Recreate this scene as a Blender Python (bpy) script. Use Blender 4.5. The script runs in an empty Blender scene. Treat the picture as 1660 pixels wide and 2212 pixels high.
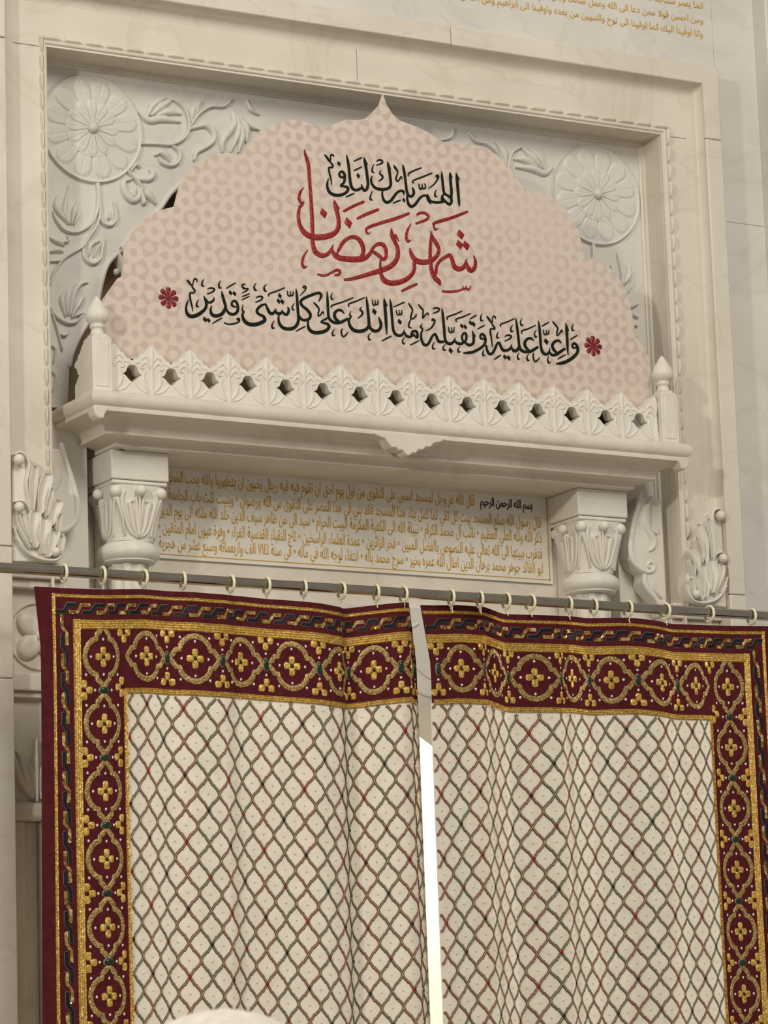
import bpy, bmesh, math, random, unicodedata
import numpy as np
from mathutils import Vector, Matrix
random.seed(7)
SC = bpy.context.scene
COL = SC.collection
PI = math.pi

# ------------------------------------------------------------------ camera
FPX, PCX, PCY = 7567.27, 830.0, 1106.0          # focal length and centre for the 1660x2212 frame
def _basis(yaw, pitch, roll):
    cy, sy, cp, sp, cr, sr = math.cos(yaw), math.sin(yaw), math.cos(pitch), math.sin(pitch), math.cos(roll), math.sin(roll)
    w = np.array([sy*cp, cy*cp, sp]); r = np.array([cy, -sy, 0.0]); u = np.cross(r, w)
    return cr*r + sr*u, -sr*r + cr*u, w
RV, UV, WV = _basis(*np.radians([29.88241283, 11.04445138, -1.93232605]))
CAMP = np.array([0.0, 0.0, 3.13]) - 8.0*WV
cam = bpy.data.cameras.new('camera'); camo = bpy.data.objects.new('camera', cam); COL.objects.link(camo)
camo.matrix_world = Matrix(((RV[0], UV[0], -WV[0], CAMP[0]), (RV[1], UV[1], -WV[1], CAMP[1]), (RV[2], UV[2], -WV[2], CAMP[2]), (0, 0, 0, 1)))
cam.sensor_fit = 'VERTICAL'; cam.sensor_height = 36.0; cam.lens = FPX*36.0/2212.0
cam.clip_start = 0.05; cam.clip_end = 60
cam.dof.use_dof = True; cam.dof.focus_distance = 8.0; cam.dof.aperture_fstop = 20.0
SC.camera = camo

# ------------------------------------------------------------------ light and exposure
SC.view_settings.view_transform = 'Standard'; SC.view_settings.look = 'None'
SC.view_settings.gamma = 1.0; SC.view_settings.use_curve_mapping = False
SC.view_settings.exposure = -0.28
world = bpy.data.worlds.new('world'); SC.world = world; world.use_nodes = True
bg = world.node_tree.nodes['Background']; bg.inputs[0].default_value = (1.0, 0.95, 0.87, 1); bg.inputs[1].default_value = 0.385
def area(name, loc, target, size, power, color=(1, 0.9, 0.76)):
    l = bpy.data.lights.new(name, 'AREA'); l.shape = 'DISK'; l.size = size; l.energy = power; l.color = color
    o = bpy.data.objects.new(name, l); COL.objects.link(o); o.location = loc
    o.rotation_euler = (Vector(target)-Vector(loc)).to_track_quat('-Z', 'Y').to_euler()
    return o
area('wall_lamp_left', (-6.0, -3.9, 4.7), (0, 0, 3.5), .42, 160, (1, 0.93, 0.82))
area('ceiling_lamp_front', (-0.6, -6.2, 7.6), (0, 0, 3.0), 3.2, 350, (1, 0.93, 0.82))
area('inner_room_lamp', (0.0, 0.75, 2.9), (0.0, 1.4, 2.1), 0.8, 19, (1, 0.96, 0.86))

# ------------------------------------------------------------------ helpers
def at(x, y, Y=0.0):
    """the point of the plane at depth Y that the photograph shows at pixel x, y"""
    d = (x-PCX)/FPX*RV - (y-PCY)/FPX*UV + WV
    return CAMP + d*((Y-CAMP[1])/d[1])
XC = -0.0075                                        # axis of symmetry of the niche
def mir(p): return (2*XC-p[0], p[1], p[2])

class MB:
    def __init__(s): s.v = []; s.f = []
    def add(s, vs, fs):
        b = len(s.v); s.v += [tuple(map(float, p)) for p in vs]; s.f += [tuple(b+i for i in f) for f in fs]
    def box(s, x0, x1, y0, y1, z0, z1):
        s.add([(x0,y0,z0),(x1,y0,z0),(x1,y1,z0),(x0,y1,z0),(x0,y0,z1),(x1,y0,z1),(x1,y1,z1),(x0,y1,z1)],
              [(0,3,2,1),(4,5,6,7),(0,1,5,4),(1,2,6,5),(2,3,7,6),(3,0,4,7)])
    def grid(s, fn, us, vs, cu=False, cv=False):
        nu, nv = len(us), len(vs)
        P = [fn(u, v) for u in us for v in vs]; F = []
        for i in range(nu if cu else nu-1):
            for j in range(nv if cv else nv-1):
                a, b = i % nu, (i+1) % nu; c, d = j % nv, (j+1) % nv
                F.append((a*nv+c, b*nv+c, b*nv+d, a*nv+d))
        s.add(P, F)
    def prism(s, poly, y0, y1):
        n = len(poly)
        a = sum(poly[i][0]*poly[(i+1) % n][1]-poly[(i+1) % n][0]*poly[i][1] for i in range(n))
        if a < 0: poly = poly[::-1]
        s.add([(x, y0, z) for x, z in poly]+[(x, y1, z) for x, z in poly],
              [tuple(range(n)), tuple(range(2*n-1, n-1, -1))]+[(i, i+n, (i+1) % n+n, (i+1) % n) for i in range(n)])
    def lathe(s, prof, c, n=32, mod=None):
        def fn(k, j):
            r, z = prof[j]; a = 2*PI*k/n; m = mod(a, z) if mod else 1
            return (c[0]+r*m*math.cos(a), c[1]+r*m*math.sin(a), c[2]+z)
        s.grid(fn, range(n), range(len(prof)), cu=True)
    def ball(s, c, r, n=14, m=8, sc=(1, 1, 1)):
        s.grid(lambda k, j: (c[0]+sc[0]*r*math.sin(PI*j/m)*math.cos(2*PI*k/n), c[1]+sc[1]*r*math.sin(PI*j/m)*math.sin(2*PI*k/n), c[2]-sc[2]*r*math.cos(PI*j/m)), range(n), range(m+1), cu=True)
    def tube(s, pts, r, n=10, closed=False):
        pts = [np.array(p, float) for p in pts]; N = len(pts); P = []
        for i in range(N):
            t = pts[(i+1) % N]-pts[i-1] if closed else pts[min(i+1, N-1)]-pts[max(i-1, 0)]
            t /= np.linalg.norm(t); a = np.cross(t, [0.31, 0.2, 0.93]); a /= np.linalg.norm(a); b = np.cross(t, a)
            for k in range(n): P.append(pts[i]+r*(math.cos(2*PI*k/n)*a+math.sin(2*PI*k/n)*b))
        F = [(i*n+k, i*n+(k+1) % n, ((i+1) % N)*n+(k+1) % n, ((i+1) % N)*n+k) for i in range(N if closed else N-1) for k in range(n)]
        if not closed: F += [tuple(range(n))[::-1], tuple((N-1)*n+k for k in range(n))]
        s.add(P, F)

def obj(name, mb, mat, parent=None, angle=40, bevel=0.0):
    me = bpy.data.meshes.new(name)
    v = np.array(mb.v)
    if parent is not None: v = v-np.array(parent_world(parent))
    me.from_pydata([tuple(p) for p in v], [], mb.f); me.update()
    if angle > 0:
        me.polygons.foreach_set('use_smooth', [True]*len(me.polygons))
        if angle < 180: me.set_sharp_from_angle(angle=math.radians(angle))
    me.materials.append(mat)
    o = bpy.data.objects.new(name, me); COL.objects.link(o)
    if parent is not None: o.parent = parent
    if bevel:
        m = o.modifiers.new('bevel', 'BEVEL'); m.width = bevel; m.segments = 2; m.limit_method = 'ANGLE'
    return o
def parent_world(p):
    t = Vector((0, 0, 0))
    while p is not None: t = t+p.location; p = p.parent
    return t
def fixn(o):
    bm = bmesh.new(); bm.from_mesh(o.data); bmesh.ops.recalc_face_normals(bm, faces=bm.faces); bm.to_mesh(o.data); bm.free(); return o
def thing(name, label, cat, loc=(0, 0, 0), group=None):
    o = bpy.data.objects.new(name, None); COL.objects.link(o); o.location = loc; o.empty_display_size = 0.05
    return tag(o, label, cat, group)
def tag(o, label, cat, group=None):
    o['label'] = label; o['category'] = cat
    if group: o['group'] = group
    return o
def struct(name, mb, mat, angle=40, bevel=0.0):
    o = obj(name, mb, mat, None, angle, bevel); o['kind'] = 'structure'; return o
def copy_tree(o, parent=None):
    c = o.copy(); COL.objects.link(c); c.parent = parent
    for ch in list(o.children): copy_tree(ch, c)
    return c

def catmull(P, k):
    P = [np.array(p, float) for p in P]
    if len(P) < 3:
        return [P[0]+(P[-1]-P[0])*i/k for i in range(k+1)]
    Q = [2*P[0]-P[1]]+P+[2*P[-1]-P[-2]]; out = []
    for i in range(1, len(Q)-2):
        a, b, c, d = Q[i-1:i+3]
        for j in range(k):
            t = j/k
            out.append(0.5*(2*b+(c-a)*t+(2*a-5*b+4*c-d)*t*t+(3*b-a-3*c+d)*t**3))
    out.append(P[-1]); return out
ROUND = [(-1, 0), (-.86, .5), (-.5, .87), (0, 1), (.5, .87), (.86, .5), (1, 0)]
FLAT = [(-1, 0), (-1, .65), (-.8, 1), (.8, 1), (1, .65), (1, 0)]
def cords(n):
    sec = [(-1, 0)]
    for k in range(n):
        for q in (-.42, 0, .42):
            sec.append((((k+.5+q)*2/n-1), 1.0 if q == 0 else .40))
    return sec+[(1, 0)]
def stroke(mb, pts, h, mapf, sec=ROUND, k=5, smooth=True, cap=0.35, hw=0.0):
    """a raised ridge along pts (a, b, width); mapf(a, b, height) gives the point in space; hw ties height to width"""
    P = catmull(pts, k) if smooth else [np.array(p, float) for p in pts]
    n = len(P)
    if cap:
        t0 = P[0][:2]-P[1][:2]; t0 /= max(1e-9, np.linalg.norm(t0)); t1 = P[-1][:2]-P[-2][:2]; t1 /= max(1e-9, np.linalg.norm(t1))
        w0, w1 = max(P[0][2], 1e-6), max(P[-1][2], 1e-6)
        P = [np.array([*(P[0][:2]+t0*w0*cap), w0*.45])]+P+[np.array([*(P[-1][:2]+t1*w1*cap), w1*.45])]; n += 2
    V = []; m = len(sec); wmax = max(p[2] for p in P)
    for i in range(n):
        t = P[min(i+1, n-1)][:2]-P[max(i-1, 0)][:2]; L = np.linalg.norm(t); t = t/L if L > 1e-12 else np.array([1., 0])
        nx, ny = -t[1], t[0]; w = max(P[i][2], 1e-6)
        hh = h*(1-hw+hw*w/wmax)
        for a, b in sec: V.append(mapf(P[i][0]+nx*a*w/2, P[i][1]+ny*a*w/2, b*hh))
    F = [(i*m+j, i*m+j+1, (i+1)*m+j+1, (i+1)*m+j) for i in range(n-1) for j in range(m-1)]
    F += [tuple(range(m)), tuple((n-1)*m+j for j in range(m-1, -1, -1))]
    mb.add(V, F)
def dome(mb, outline, c, h, mapf, rings=((1, 0), (.94, .55), (.75, .88), (.4, .99)), groove=False):
    n = len(outline); V = []
    for s, q in rings:
        for a, b in outline: V.append(mapf(c[0]+(a-c[0])*s, c[1]+(b-c[1])*s, h*q))
    V.append(mapf(c[0], c[1], h)); R = len(rings)
    F = [(r*n+i, r*n+(i+1) % n, (r+1)*n+(i+1) % n, (r+1)*n+i) for r in range(R-1) for i in range(n)]
    F += [((R-1)*n+i, (R-1)*n+(i+1) % n, R*n) for i in range(n)]
    mb.add(V, F)
def ell(c, a, b, n=16, rot=0.0):
    return [(c[0]+a*math.cos(t)*math.cos(rot)-b*math.sin(t)*math.sin(rot), c[1]+a*math.cos(t)*math.sin(rot)+b*math.sin(t)*math.cos(rot)) for t in (2*PI*i/n for i in range(n))]
def pxmap(ox, oy, sc, Y, mirror=False, dx=0.0):
    """places marks measured on an enlarged crop of the photograph on the plane at depth Y"""
    def f(a, b, h):
        p = at(ox+a/sc, oy+b/sc, Y); q = (p[0], p[1]-h, p[2])
        return (mir(q)[0]+dx,)+q[1:] if mirror else q
    return f
def parse(s): return [[tuple(map(float, q.split(','))) for q in t.split()] for t in s.strip().split('|') if t.strip()]

# ------------------------------------------------------------------ materials
def nodes(name):
    m = bpy.data.materials.new(name); m.use_nodes = True; return m, m.node_tree.nodes, m.node_tree.links, m.node_tree.nodes['Principled BSDF']
def lin(c): return tuple(((x/255)/12.92 if x/255 <= .04045 else ((x/255+.055)/1.055)**2.4) for x in c)+(1,)
def mat(name, a, b=None, rough=.5, scale=20, metal=0.0, bump=0.0, bscale=None, spec=.5, detail=4, lo=.35, hi=.65):
    m, N, L, P = nodes(name); P.inputs['Roughness'].default_value = rough; P.inputs['Metallic'].default_value = metal
    P.inputs['Specular IOR Level'].default_value = spec
    tc = N.new('ShaderNodeTexCoord')
    nz = N.new('ShaderNodeTexNoise'); nz.inputs['Scale'].default_value = scale; nz.inputs['Detail'].default_value = detail
    L.new(tc.outputs['Object'], nz.inputs['Vector'])
    cr = N.new('ShaderNodeValToRGB'); cr.color_ramp.elements[0].position = lo; cr.color_ramp.elements[1].position = hi
    cr.color_ramp.elements[0].color = lin(a); cr.color_ramp.elements[1].color = lin(b or a)
    L.new(nz.outputs['Fac'], cr.inputs['Fac']); L.new(cr.outputs['Color'], P.inputs['Base Color'])
    if bump:
        nb = N.new('ShaderNodeTexNoise'); nb.inputs['Scale'].default_value = bscale or scale*4; nb.inputs['Detail'].default_value = 3
        L.new(tc.outputs['Object'], nb.inputs['Vector'])
        bp = N.new('ShaderNodeBump'); bp.inputs['Strength'].default_value = bump; bp.inputs['Distance'].default_value = .002
        L.new(nb.outputs['Fac'], bp.inputs['Height']); L.new(bp.outputs['Normal'], P.inputs['Normal'])
    return m
def marble(name, a, b, vein, vamt=.35, rough=.42):
    m, N, L, P = nodes(name); P.inputs['Roughness'].default_value = rough; P.inputs['Specular IOR Level'].default_value = .35
    tc = N.new('ShaderNodeTexCoord')
    n1 = N.new('ShaderNodeTexNoise'); n1.inputs['Scale'].default_value = 5; n1.inputs['Detail'].default_value = 6
    n2 = N.new('ShaderNodeTexNoise'); n2.inputs['Scale'].default_value = 3.1; n2.inputs['Detail'].default_value = 8; n2.inputs['Distortion'].default_value = 1.4
    n3 = N.new('ShaderNodeTexNoise'); n3.inputs['Scale'].default_value = 240; n3.inputs['Detail'].default_value = 2
    for q in (n1, n2, n3): L.new(tc.outputs['Object'], q.inputs['Vector'])
    c1 = N.new('ShaderNodeValToRGB'); c1.color_ramp.elements[0].position = .3; c1.color_ramp.elements[1].position = .7
    c1.color_ramp.elements[0].color = lin(a); c1.color_ramp.elements[1].color = lin(b); L.new(n1.outputs['Fac'], c1.inputs['Fac'])
    c2 = N.new('ShaderNodeValToRGB'); e = c2.color_ramp.elements
    e[0].position = .47; e[0].color = (0, 0, 0, 1); e[1].position = .53; e[1].color = (0, 0, 0, 1)
    x = e.new(.5); x.color = (vamt, vamt, vamt, 1); L.new(n2.outputs['Fac'], c2.inputs['Fac'])
    mx = N.new('ShaderNodeMixRGB'); mx.inputs[2].default_value = lin(vein); L.new(c2.outputs['Color'], mx.inputs[0]); L.new(c1.outputs['Color'], mx.inputs[1])
    L.new(mx.outputs[0], P.inputs['Base Color'])
    bp = N.new('ShaderNodeBump'); bp.inputs['Strength'].default_value = .12; bp.inputs['Distance'].default_value = .001
    L.new(n3.outputs['Fac'], bp.inputs['Height']); L.new(bp.outputs['Normal'], P.inputs['Normal'])
    return m
M_WARM = marble('marble_warm', (209, 201, 187), (222, 215, 202), (180, 168, 148), .2)
M_WHITE = marble('marble_white', (219, 214, 203), (229, 225, 215), (190, 183, 170), .16)
M_GREY = marble('marble_grey', (205, 202, 195), (216, 213, 206), (174, 170, 162), .2)
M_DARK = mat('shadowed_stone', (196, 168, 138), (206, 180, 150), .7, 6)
M_GAP = mat('joint_mortar', (176, 164, 142), (190, 178, 156), .8, 40)
M_GOLDINK = mat('gilded_letters', (188, 146, 58), (208, 170, 84), .4, 180, .1)
M_BLACK = mat('black_paint', (48, 38, 28), (58, 46, 32), .5, 60)
M_GREEN = mat('dark_green_glitter', (13, 19, 10), (28, 36, 22), .6, 420, 0, .3, 900, spec=.15)
M_STEEL = mat('brushed_steel', (166, 158, 146), (178, 170, 158), .16, 30, 1.0)
M_IVORY = mat('ivory_plastic', (232, 226, 192), (238, 232, 202), .4, 20)
M_MAROON = mat('maroon_cloth', (74, 19, 27), (88, 25, 33), .85, 60, 0, .4, 1500, spec=.2)
M_CREAM = mat('cream_cloth', (228, 221, 205), (238, 232, 217), .85, 30, 0, .35, 60, spec=.2)
M_PINKCLOTH = mat('pale_lining', (214, 196, 178), (224, 206, 188), .85, 30, spec=.2)
M_LGREEN = mat('green_cord', (66, 74, 50), (84, 90, 64), .7, 300)
M_LRED = mat('rust_cord', (104, 56, 44), (126, 74, 58), .7, 300)
M_LMID = mat('beige_cord', (168, 146, 120), (186, 166, 140), .7, 300)
M_JGREEN = mat('green_stone', (16, 40, 26), (26, 54, 36), .15, 200)
M_JRIM = mat('silver_thread', (128, 118, 104), (146, 136, 122), .5, 300, .2)
M_NAVY = mat('navy_sequins', (8, 13, 20), (16, 25, 34), .2, 260, .3, .4, 500)
M_SEQ = mat('pearl_sequin', (226, 212, 196), (244, 234, 220), .25, 100, .2)
M_BEADD = mat('black_bead', (20, 22, 22), (30, 34, 30), .15, 100)
M_BEADR = mat('ruby_bead', (124, 16, 20), (150, 26, 28), .15, 100)
M_INNER = mat('white_plaster', (240, 236, 224), (244, 241, 230), .8, 4)
M_CAP = mat('white_knit', (222, 212, 204), (238, 230, 222), .95, 90, 0, .8, 260)
M_ROBE = mat('white_robe', (224, 220, 212), (234, 230, 222), .9, 20)
M_SKIN = mat('skin', (170, 120, 92), (182, 132, 102), .6, 20)
M_FLOOR = mat('carpet', (176, 156, 134), (188, 168, 146), .95, 30)
def glitter(name, a, b, spark, scale, rough=.4, metal=.3, thr=.68, tilt=.5):
    m, N, L, P = nodes(name); P.inputs['Roughness'].default_value = rough; P.inputs['Metallic'].default_value = metal
    tc = N.new('ShaderNodeTexCoord'); vo = N.new('ShaderNodeTexVoronoi'); vo.inputs['Scale'].default_value = scale
    L.new(tc.outputs['Object'], vo.inputs['Vector'])
    sp = N.new('ShaderNodeSeparateColor'); L.new(vo.outputs['Color'], sp.inputs[0])
    cr = N.new('ShaderNodeValToRGB'); e = cr.color_ramp.elements
    e[0].position = .1; e[0].color = lin(a); e[1].position = thr; e[1].color = lin(b); x = e.new(.95); x.color = lin(spark)
    L.new(sp.outputs[0], cr.inputs['Fac']); L.new(cr.outputs['Color'], P.inputs['Base Color'])
    nb = N.new('ShaderNodeVectorMath'); nb.operation = 'SUBTRACT'; nb.inputs[1].default_value = (.5, .5, .5); L.new(vo.outputs['Color'], nb.inputs[0])
    sc = N.new('ShaderNodeVectorMath'); sc.operation = 'SCALE'; sc.inputs[3].default_value = tilt; L.new(nb.outputs[0], sc.inputs[0])
    ge = N.new('ShaderNodeNewGeometry'); ad = N.new('ShaderNodeVectorMath'); ad.operation = 'ADD'
    L.new(ge.outputs['Normal'], ad.inputs[0]); L.new(sc.outputs[0], ad.inputs[1])
    no = N.new('ShaderNodeVectorMath'); no.operation = 'NORMALIZE'; L.new(ad.outputs[0], no.inputs[0]); L.new(no.outputs[0], P.inputs['Normal'])
    return m
M_RED = glitter('red_glitter', (112, 12, 22), (148, 22, 30), (206, 70, 56), 520)
M_STAR = glitter('crimson_glitter', (104, 14, 28), (126, 20, 36), (164, 46, 52), 520)
M_BRAID = glitter('gold_braid', (164, 122, 44), (204, 164, 76), (246, 222, 140), 420, .4, .35, .68, .3)
M_RING = glitter('gold_zari', (92, 68, 34), (180, 148, 86), (226, 200, 134), 560, .45, .3, .68, .4)
M_PETAL = glitter('gold_petal', (168, 124, 44), (216, 176, 86), (244, 220, 136), 300, .4, .35, .7, .25)
M_GSEQ = glitter('gold_sequins', (120, 92, 42), (196, 164, 92), (250, 232, 168), 150, .2, .7, .7, .35)
def board_mat():
    m, N, L, P = nodes('printed_board'); P.inputs['Roughness'].default_value = .6; P.inputs['Specular IOR Level'].default_value = .25
    tc = N.new('ShaderNodeTexCoord'); mp = N.new('ShaderNodeMapping'); mp.inputs['Scale'].default_value = (1, .02, 1); L.new(tc.outputs['Object'], mp.inputs['Vector'])
    acc = None
    for k in range(4):
        th = PI*k/4; kk = 2*PI/.0265
        dp = N.new('ShaderNodeVectorMath'); dp.operation = 'DOT_PRODUCT'; dp.inputs[1].default_value = (kk*math.cos(th), 0, kk*math.sin(th)); L.new(tc.outputs['Object'], dp.inputs[0])
        co = N.new('ShaderNodeMath'); co.operation = 'COSINE'; L.new(dp.outputs['Value'], co.inputs[0])
        if acc is None: acc = co
        else:
            ad = N.new('ShaderNodeMath'); ad.operation = 'ADD'; L.new(acc.outputs[0], ad.inputs[0]); L.new(co.outputs[0], ad.inputs[1]); acc = ad
    nf = N.new('ShaderNodeTexNoise'); nf.inputs['Scale'].default_value = 160; nf.inputs['Detail'].default_value = 2; L.new(tc.outputs['Object'], nf.inputs['Vector'])
    af = N.new('ShaderNodeMath'); af.operation = 'MULTIPLY_ADD'; af.inputs[1].default_value = 1.5; af.inputs[2].default_value = -.75; L.new(nf.outputs['Fac'], af.inputs[0])
    a2 = N.new('ShaderNodeMath'); a2.operation = 'ADD'; L.new(acc.outputs[0], a2.inputs[0]); L.new(af.outputs[0], a2.inputs[1])
    mr = N.new('ShaderNodeMapRange'); mr.inputs[1].default_value = -.2; mr.inputs[2].default_value = 1.0; L.new(a2.outputs[0], mr.inputs[0])
    c = mr
    nz = N.new('ShaderNodeTexNoise'); nz.inputs['Scale'].default_value = 3.5; L.new(tc.outputs['Object'], nz.inputs['Vector'])
    nr = N.new('ShaderNodeValToRGB'); nr.color_ramp.elements[0].position = .35; nr.color_ramp.elements[1].position = .62; L.new(nz.outputs['Fac'], nr.inputs['Fac'])
    mu = N.new('ShaderNodeMath'); mu.operation = 'MULTIPLY'; mu.inputs[1].default_value = .62; L.new(c.outputs[0], mu.inputs[0])
    mu2 = N.new('ShaderNodeMath'); mu2.operation = 'MULTIPLY'; L.new(mu.outputs[0], mu2.inputs[0])
    ma = N.new('ShaderNodeMath'); ma.operation = 'MULTIPLY_ADD'; ma.inputs[1].default_value = .6; ma.inputs[2].default_value = .35; L.new(nr.outputs['Color'], ma.inputs[0]); L.new(ma.outputs[0], mu2.inputs[1])
    mx = N.new('ShaderNodeMixRGB'); mx.inputs[1].default_value = lin((216, 203, 191)); mx.inputs[2].default_value = lin((168, 140, 130)); L.new(mu2.outputs[0], mx.inputs[0])
    n2 = N.new('ShaderNodeTexNoise'); n2.inputs['Scale'].default_value = 2; L.new(tc.outputs['Object'], n2.inputs['Vector'])
    m2 = N.new('ShaderNodeMixRGB'); m2.inputs[2].default_value = lin((206, 189, 178)); L.new(mx.outputs[0], m2.inputs[1])
    ms = N.new('ShaderNodeMath'); ms.operation = 'MULTIPLY'; ms.inputs[1].default_value = .7; L.new(n2.outputs['Fac'], ms.inputs[0]); L.new(ms.outputs[0], m2.inputs[0])
    L.new(m2.outputs[0], P.inputs['Base Color']); return m
M_BOARD = board_mat()
M_BOARDEDGE = mat('board_core', (222, 212, 196), (230, 220, 204), .7, 20)

# ------------------------------------------------------------------ the setting
NL, NR, NT = -0.8285, 0.8135, 4.1260                # niche opening
FL, FR, FT = -0.9880, 0.9730, 4.310                  # outer edges of the stone frame
PANEL_Y, SIDE_Y, INS_Y = 0.08, 0.08, 0.14
w = MB(); JX = at(1541, 80, .022)[0]; JZ = at(1610, 484, .022)[2]
w.box(-1.16, JX-.0003, 0.022, 0.30, NT+.14, 5.2); w.box(-1.16, FL+.004, .022, .30, 0, NT+.1395); w.box(JX+.0003, 1.135, .022, .30, JZ+.0003, 5.2); w.box(FR-.004, 1.135, .022, .30, 0, JZ-.0003)
struct('wall_back', w, M_GREY, bevel=.001)
w = MB(); w.box(-2.6, -1.16, -.03, .30, 0, 5.2); struct('wall_left', w, M_WARM, bevel=.003)
w = MB(); w.box(1.135, 2.4, -.03, .30, 0, 5.2); struct('wall_right', w, M_GREY, bevel=.003)
w = MB(); w.box(-2.6, 2.4, -9, 1.5, -.1, 0); struct('floor', w, M_FLOOR)
# raised outer band of the frame, in blocks with fine joints
def band(mb, y0, y1, x0, x1, z1, wid, joints_top, joints_side, zb):
    xs = [x0]+joints_top+[x1]; g = .0006
    for i, (a, b) in enumerate(zip(xs, xs[1:])):
        A, B = a+(g if i else 0), b-(g if i < len(xs)-2 else 0); po = [(A, z1), (B, z1)]
        po += [(B, joints_side[0]), (B-wid, joints_side[0]), (B-wid, z1-wid)] if i == len(xs)-2 else [(B, z1-wid)]
        po += [(A+wid, z1-wid), (A+wid, joints_side[0]), (A, joints_side[0])] if i == 0 else [(A, z1-wid)]
        mb.prism(po, y0, y1)
    zs = list(joints_side)+[zb]
    for sx, q in ((x0, 1), (x1, -1)):
        for a, b in zip(zs, zs[1:]): mb.prism([(sx, a-.0012), (sx+q*wid, a-.0012), (sx+q*wid, b), (sx, b)], y0, y1)
BW = .0475
w = MB(); band(w, -.040, .03, FL, FR, FT, BW, [0.205], [4.122, 2.985, 2.70], 0); fixn(struct('trim_1', w, M_WARM, bevel=.003))
w = MB(); band(w, 0, .03, FL+.040, FR-.040, FT-.040, .120, [-0.032], [4.128], 2.93); fixn(struct('trim_2', w, M_WARM, bevel=.001))
# cove between band and fascia
def sweep(mb, prof, x0, x1, zt, zb, n=1):
    """prof: list of (inset, y) swept round left side, top and right side of a rectangle with mitred corners"""
    def fn(i, j):
        d, y = prof[j]
        return [(x0+d, y, zb), (x0+d, y, zt-d), (x1-d, y, zt-d), (x1-d, y, zb)][i]
    mb.grid(fn, range(4), range(len(prof)))
w = MB(); sweep(w, [(.047, -.032), (.0485, -.022), (.052, -.013), (.058, -.006), (.067, -.002), (.080, -.0002)], FL, FR, FT, 2.96); fixn(struct('trim_3', w, M_WARM, 60))
w = MB(); w.box(FL+.01, FR-.01, .008, .024, 4.13, FT-.01); w.box(FL+.01, NL-.006, .008, .024, 2.95, 4.1299); w.box(NR+.006, FR-.01, .008, .024, 2.95, 4.1299)
struct('trim_4', w, M_GAP)
# leaf moulding round the niche
def leafmould(mb, p0, p1, inn0, inn1, per, wid, base=.004, h=.011):
    """strip of overlapping leaves from p0 to p1 (outer edge, x z); inn: offsets at both ends towards the inner edge (mitre)"""
    L = math.dist(p0, p1); n = int(L/per)*14
    def fn(i, j):
        t = i/n; s = j/21
        ox, oz = p0[0]+(p1[0]-p0[0])*t, p0[1]+(p1[1]-p0[1])*t
        ix, iz = p0[0]+inn0[0]+(p1[0]+inn1[0]-p0[0]-inn0[0])*t, p0[1]+inn0[1]+(p1[1]+inn1[1]-p0[1]-inn0[1])*t
        ph = (t*L/per) % 1.0; c = abs(2*ph-1)
        torus = math.sin(PI*min(1, max(0, (s-.44)/.56)))**.75
        edge = .04+.30*c**3; e2 = min(1, max(0, (s-edge)/.09)); up = e2*(1-.8*c**5)*max(0, 1-max(0, s-.36)/.12)
        y = -.0015-.0105*up-h*torus
        if j in (0, 21): y = .0
        return (ox+(ix-ox)*s, y, oz+(iz-oz)*s)
    mb.grid(fn, range(n+1), range(22))
RO = .0155
w = MB()
leafmould(w, (NL-RO, 2.95), (NL-RO, NT+.029), (RO-.002, 0), (RO-.002, -.027), .045, RO)
leafmould(w, (NL-RO, NT+.029), (NR+.029, NT+.029), (RO-.002, -.027), (-.027, -.027), .0513, .03)
leafmould(w, (NR+.029, NT+.029), (NR+.029, 2.95), (-.027, -.027), (-.027, 0), .045, .03)
fixn(struct('trim_5', w, M_WARM, 180))
# fillet and reveal
w = MB(); sweep(w, [(-.002, .0), (-.002, -.007), (.0, -.008), (.004, -.008), (.0045, -.004), (.0045, .066), (.010, .068), (.012, .074), (.016, .076), (.017, PANEL_Y+.002)], NL-.0045, NR+.0045, NT+.0045, 2.3)
fixn(struct('trim_6', w, M_WARM, 30))
# dark hollow behind the arch
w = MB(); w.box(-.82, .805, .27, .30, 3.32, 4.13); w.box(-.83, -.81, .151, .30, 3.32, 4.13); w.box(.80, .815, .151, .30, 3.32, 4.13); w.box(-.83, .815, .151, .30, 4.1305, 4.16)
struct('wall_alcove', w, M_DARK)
# back wall of the lower niche: side strips, inscription recess, door arch
w = MB(); w.box(NL, -.705, SIDE_Y, .3, 2.3, 3.32); w.box(.690, NR, SIDE_Y, .3, 2.3, 3.32); struct('trim_7', w, M_WHITE, bevel=.003)
w = MB(); w.box(-.705, .690, INS_Y, .3, 2.93, 3.32); struct('wall_niche', w, M_WARM)
def arch_pts():
    L = [(.60, 0), (.60, 2.10), (.575, 2.22), (.52, 2.36), (.43, 2.49), (.32, 2.595), (.21, 2.668), (.12, 2.712), (.05, 2.752), (0, 2.80)]
    L = [tuple(p) for p in catmull(L, 4)]
    return [(XC-x, z) for x, z in L]+[(XC+x, z) for x, z in L[::-1][1:]]
w = MB(); ap = arch_pts(); w.prism([(-.705, 0), (-.705, 2.932), (.690, 2.932), (.690, 0)]+ap[::-1], .105, .26)
fixn(struct('door_1', w, M_GREY))
w = MB(); w.box(-.64, .64, 1.55, 1.6, 0, 3.2); w.box(-.70, -.64, .26, 1.6, 0, 3.2); w.box(.64, .70, .26, 1.6, 0, 3.2); w.box(-.7, .7, .26, 1.6, 3.2, 3.25)
struct('wall_inner', w, M_INNER)
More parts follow.
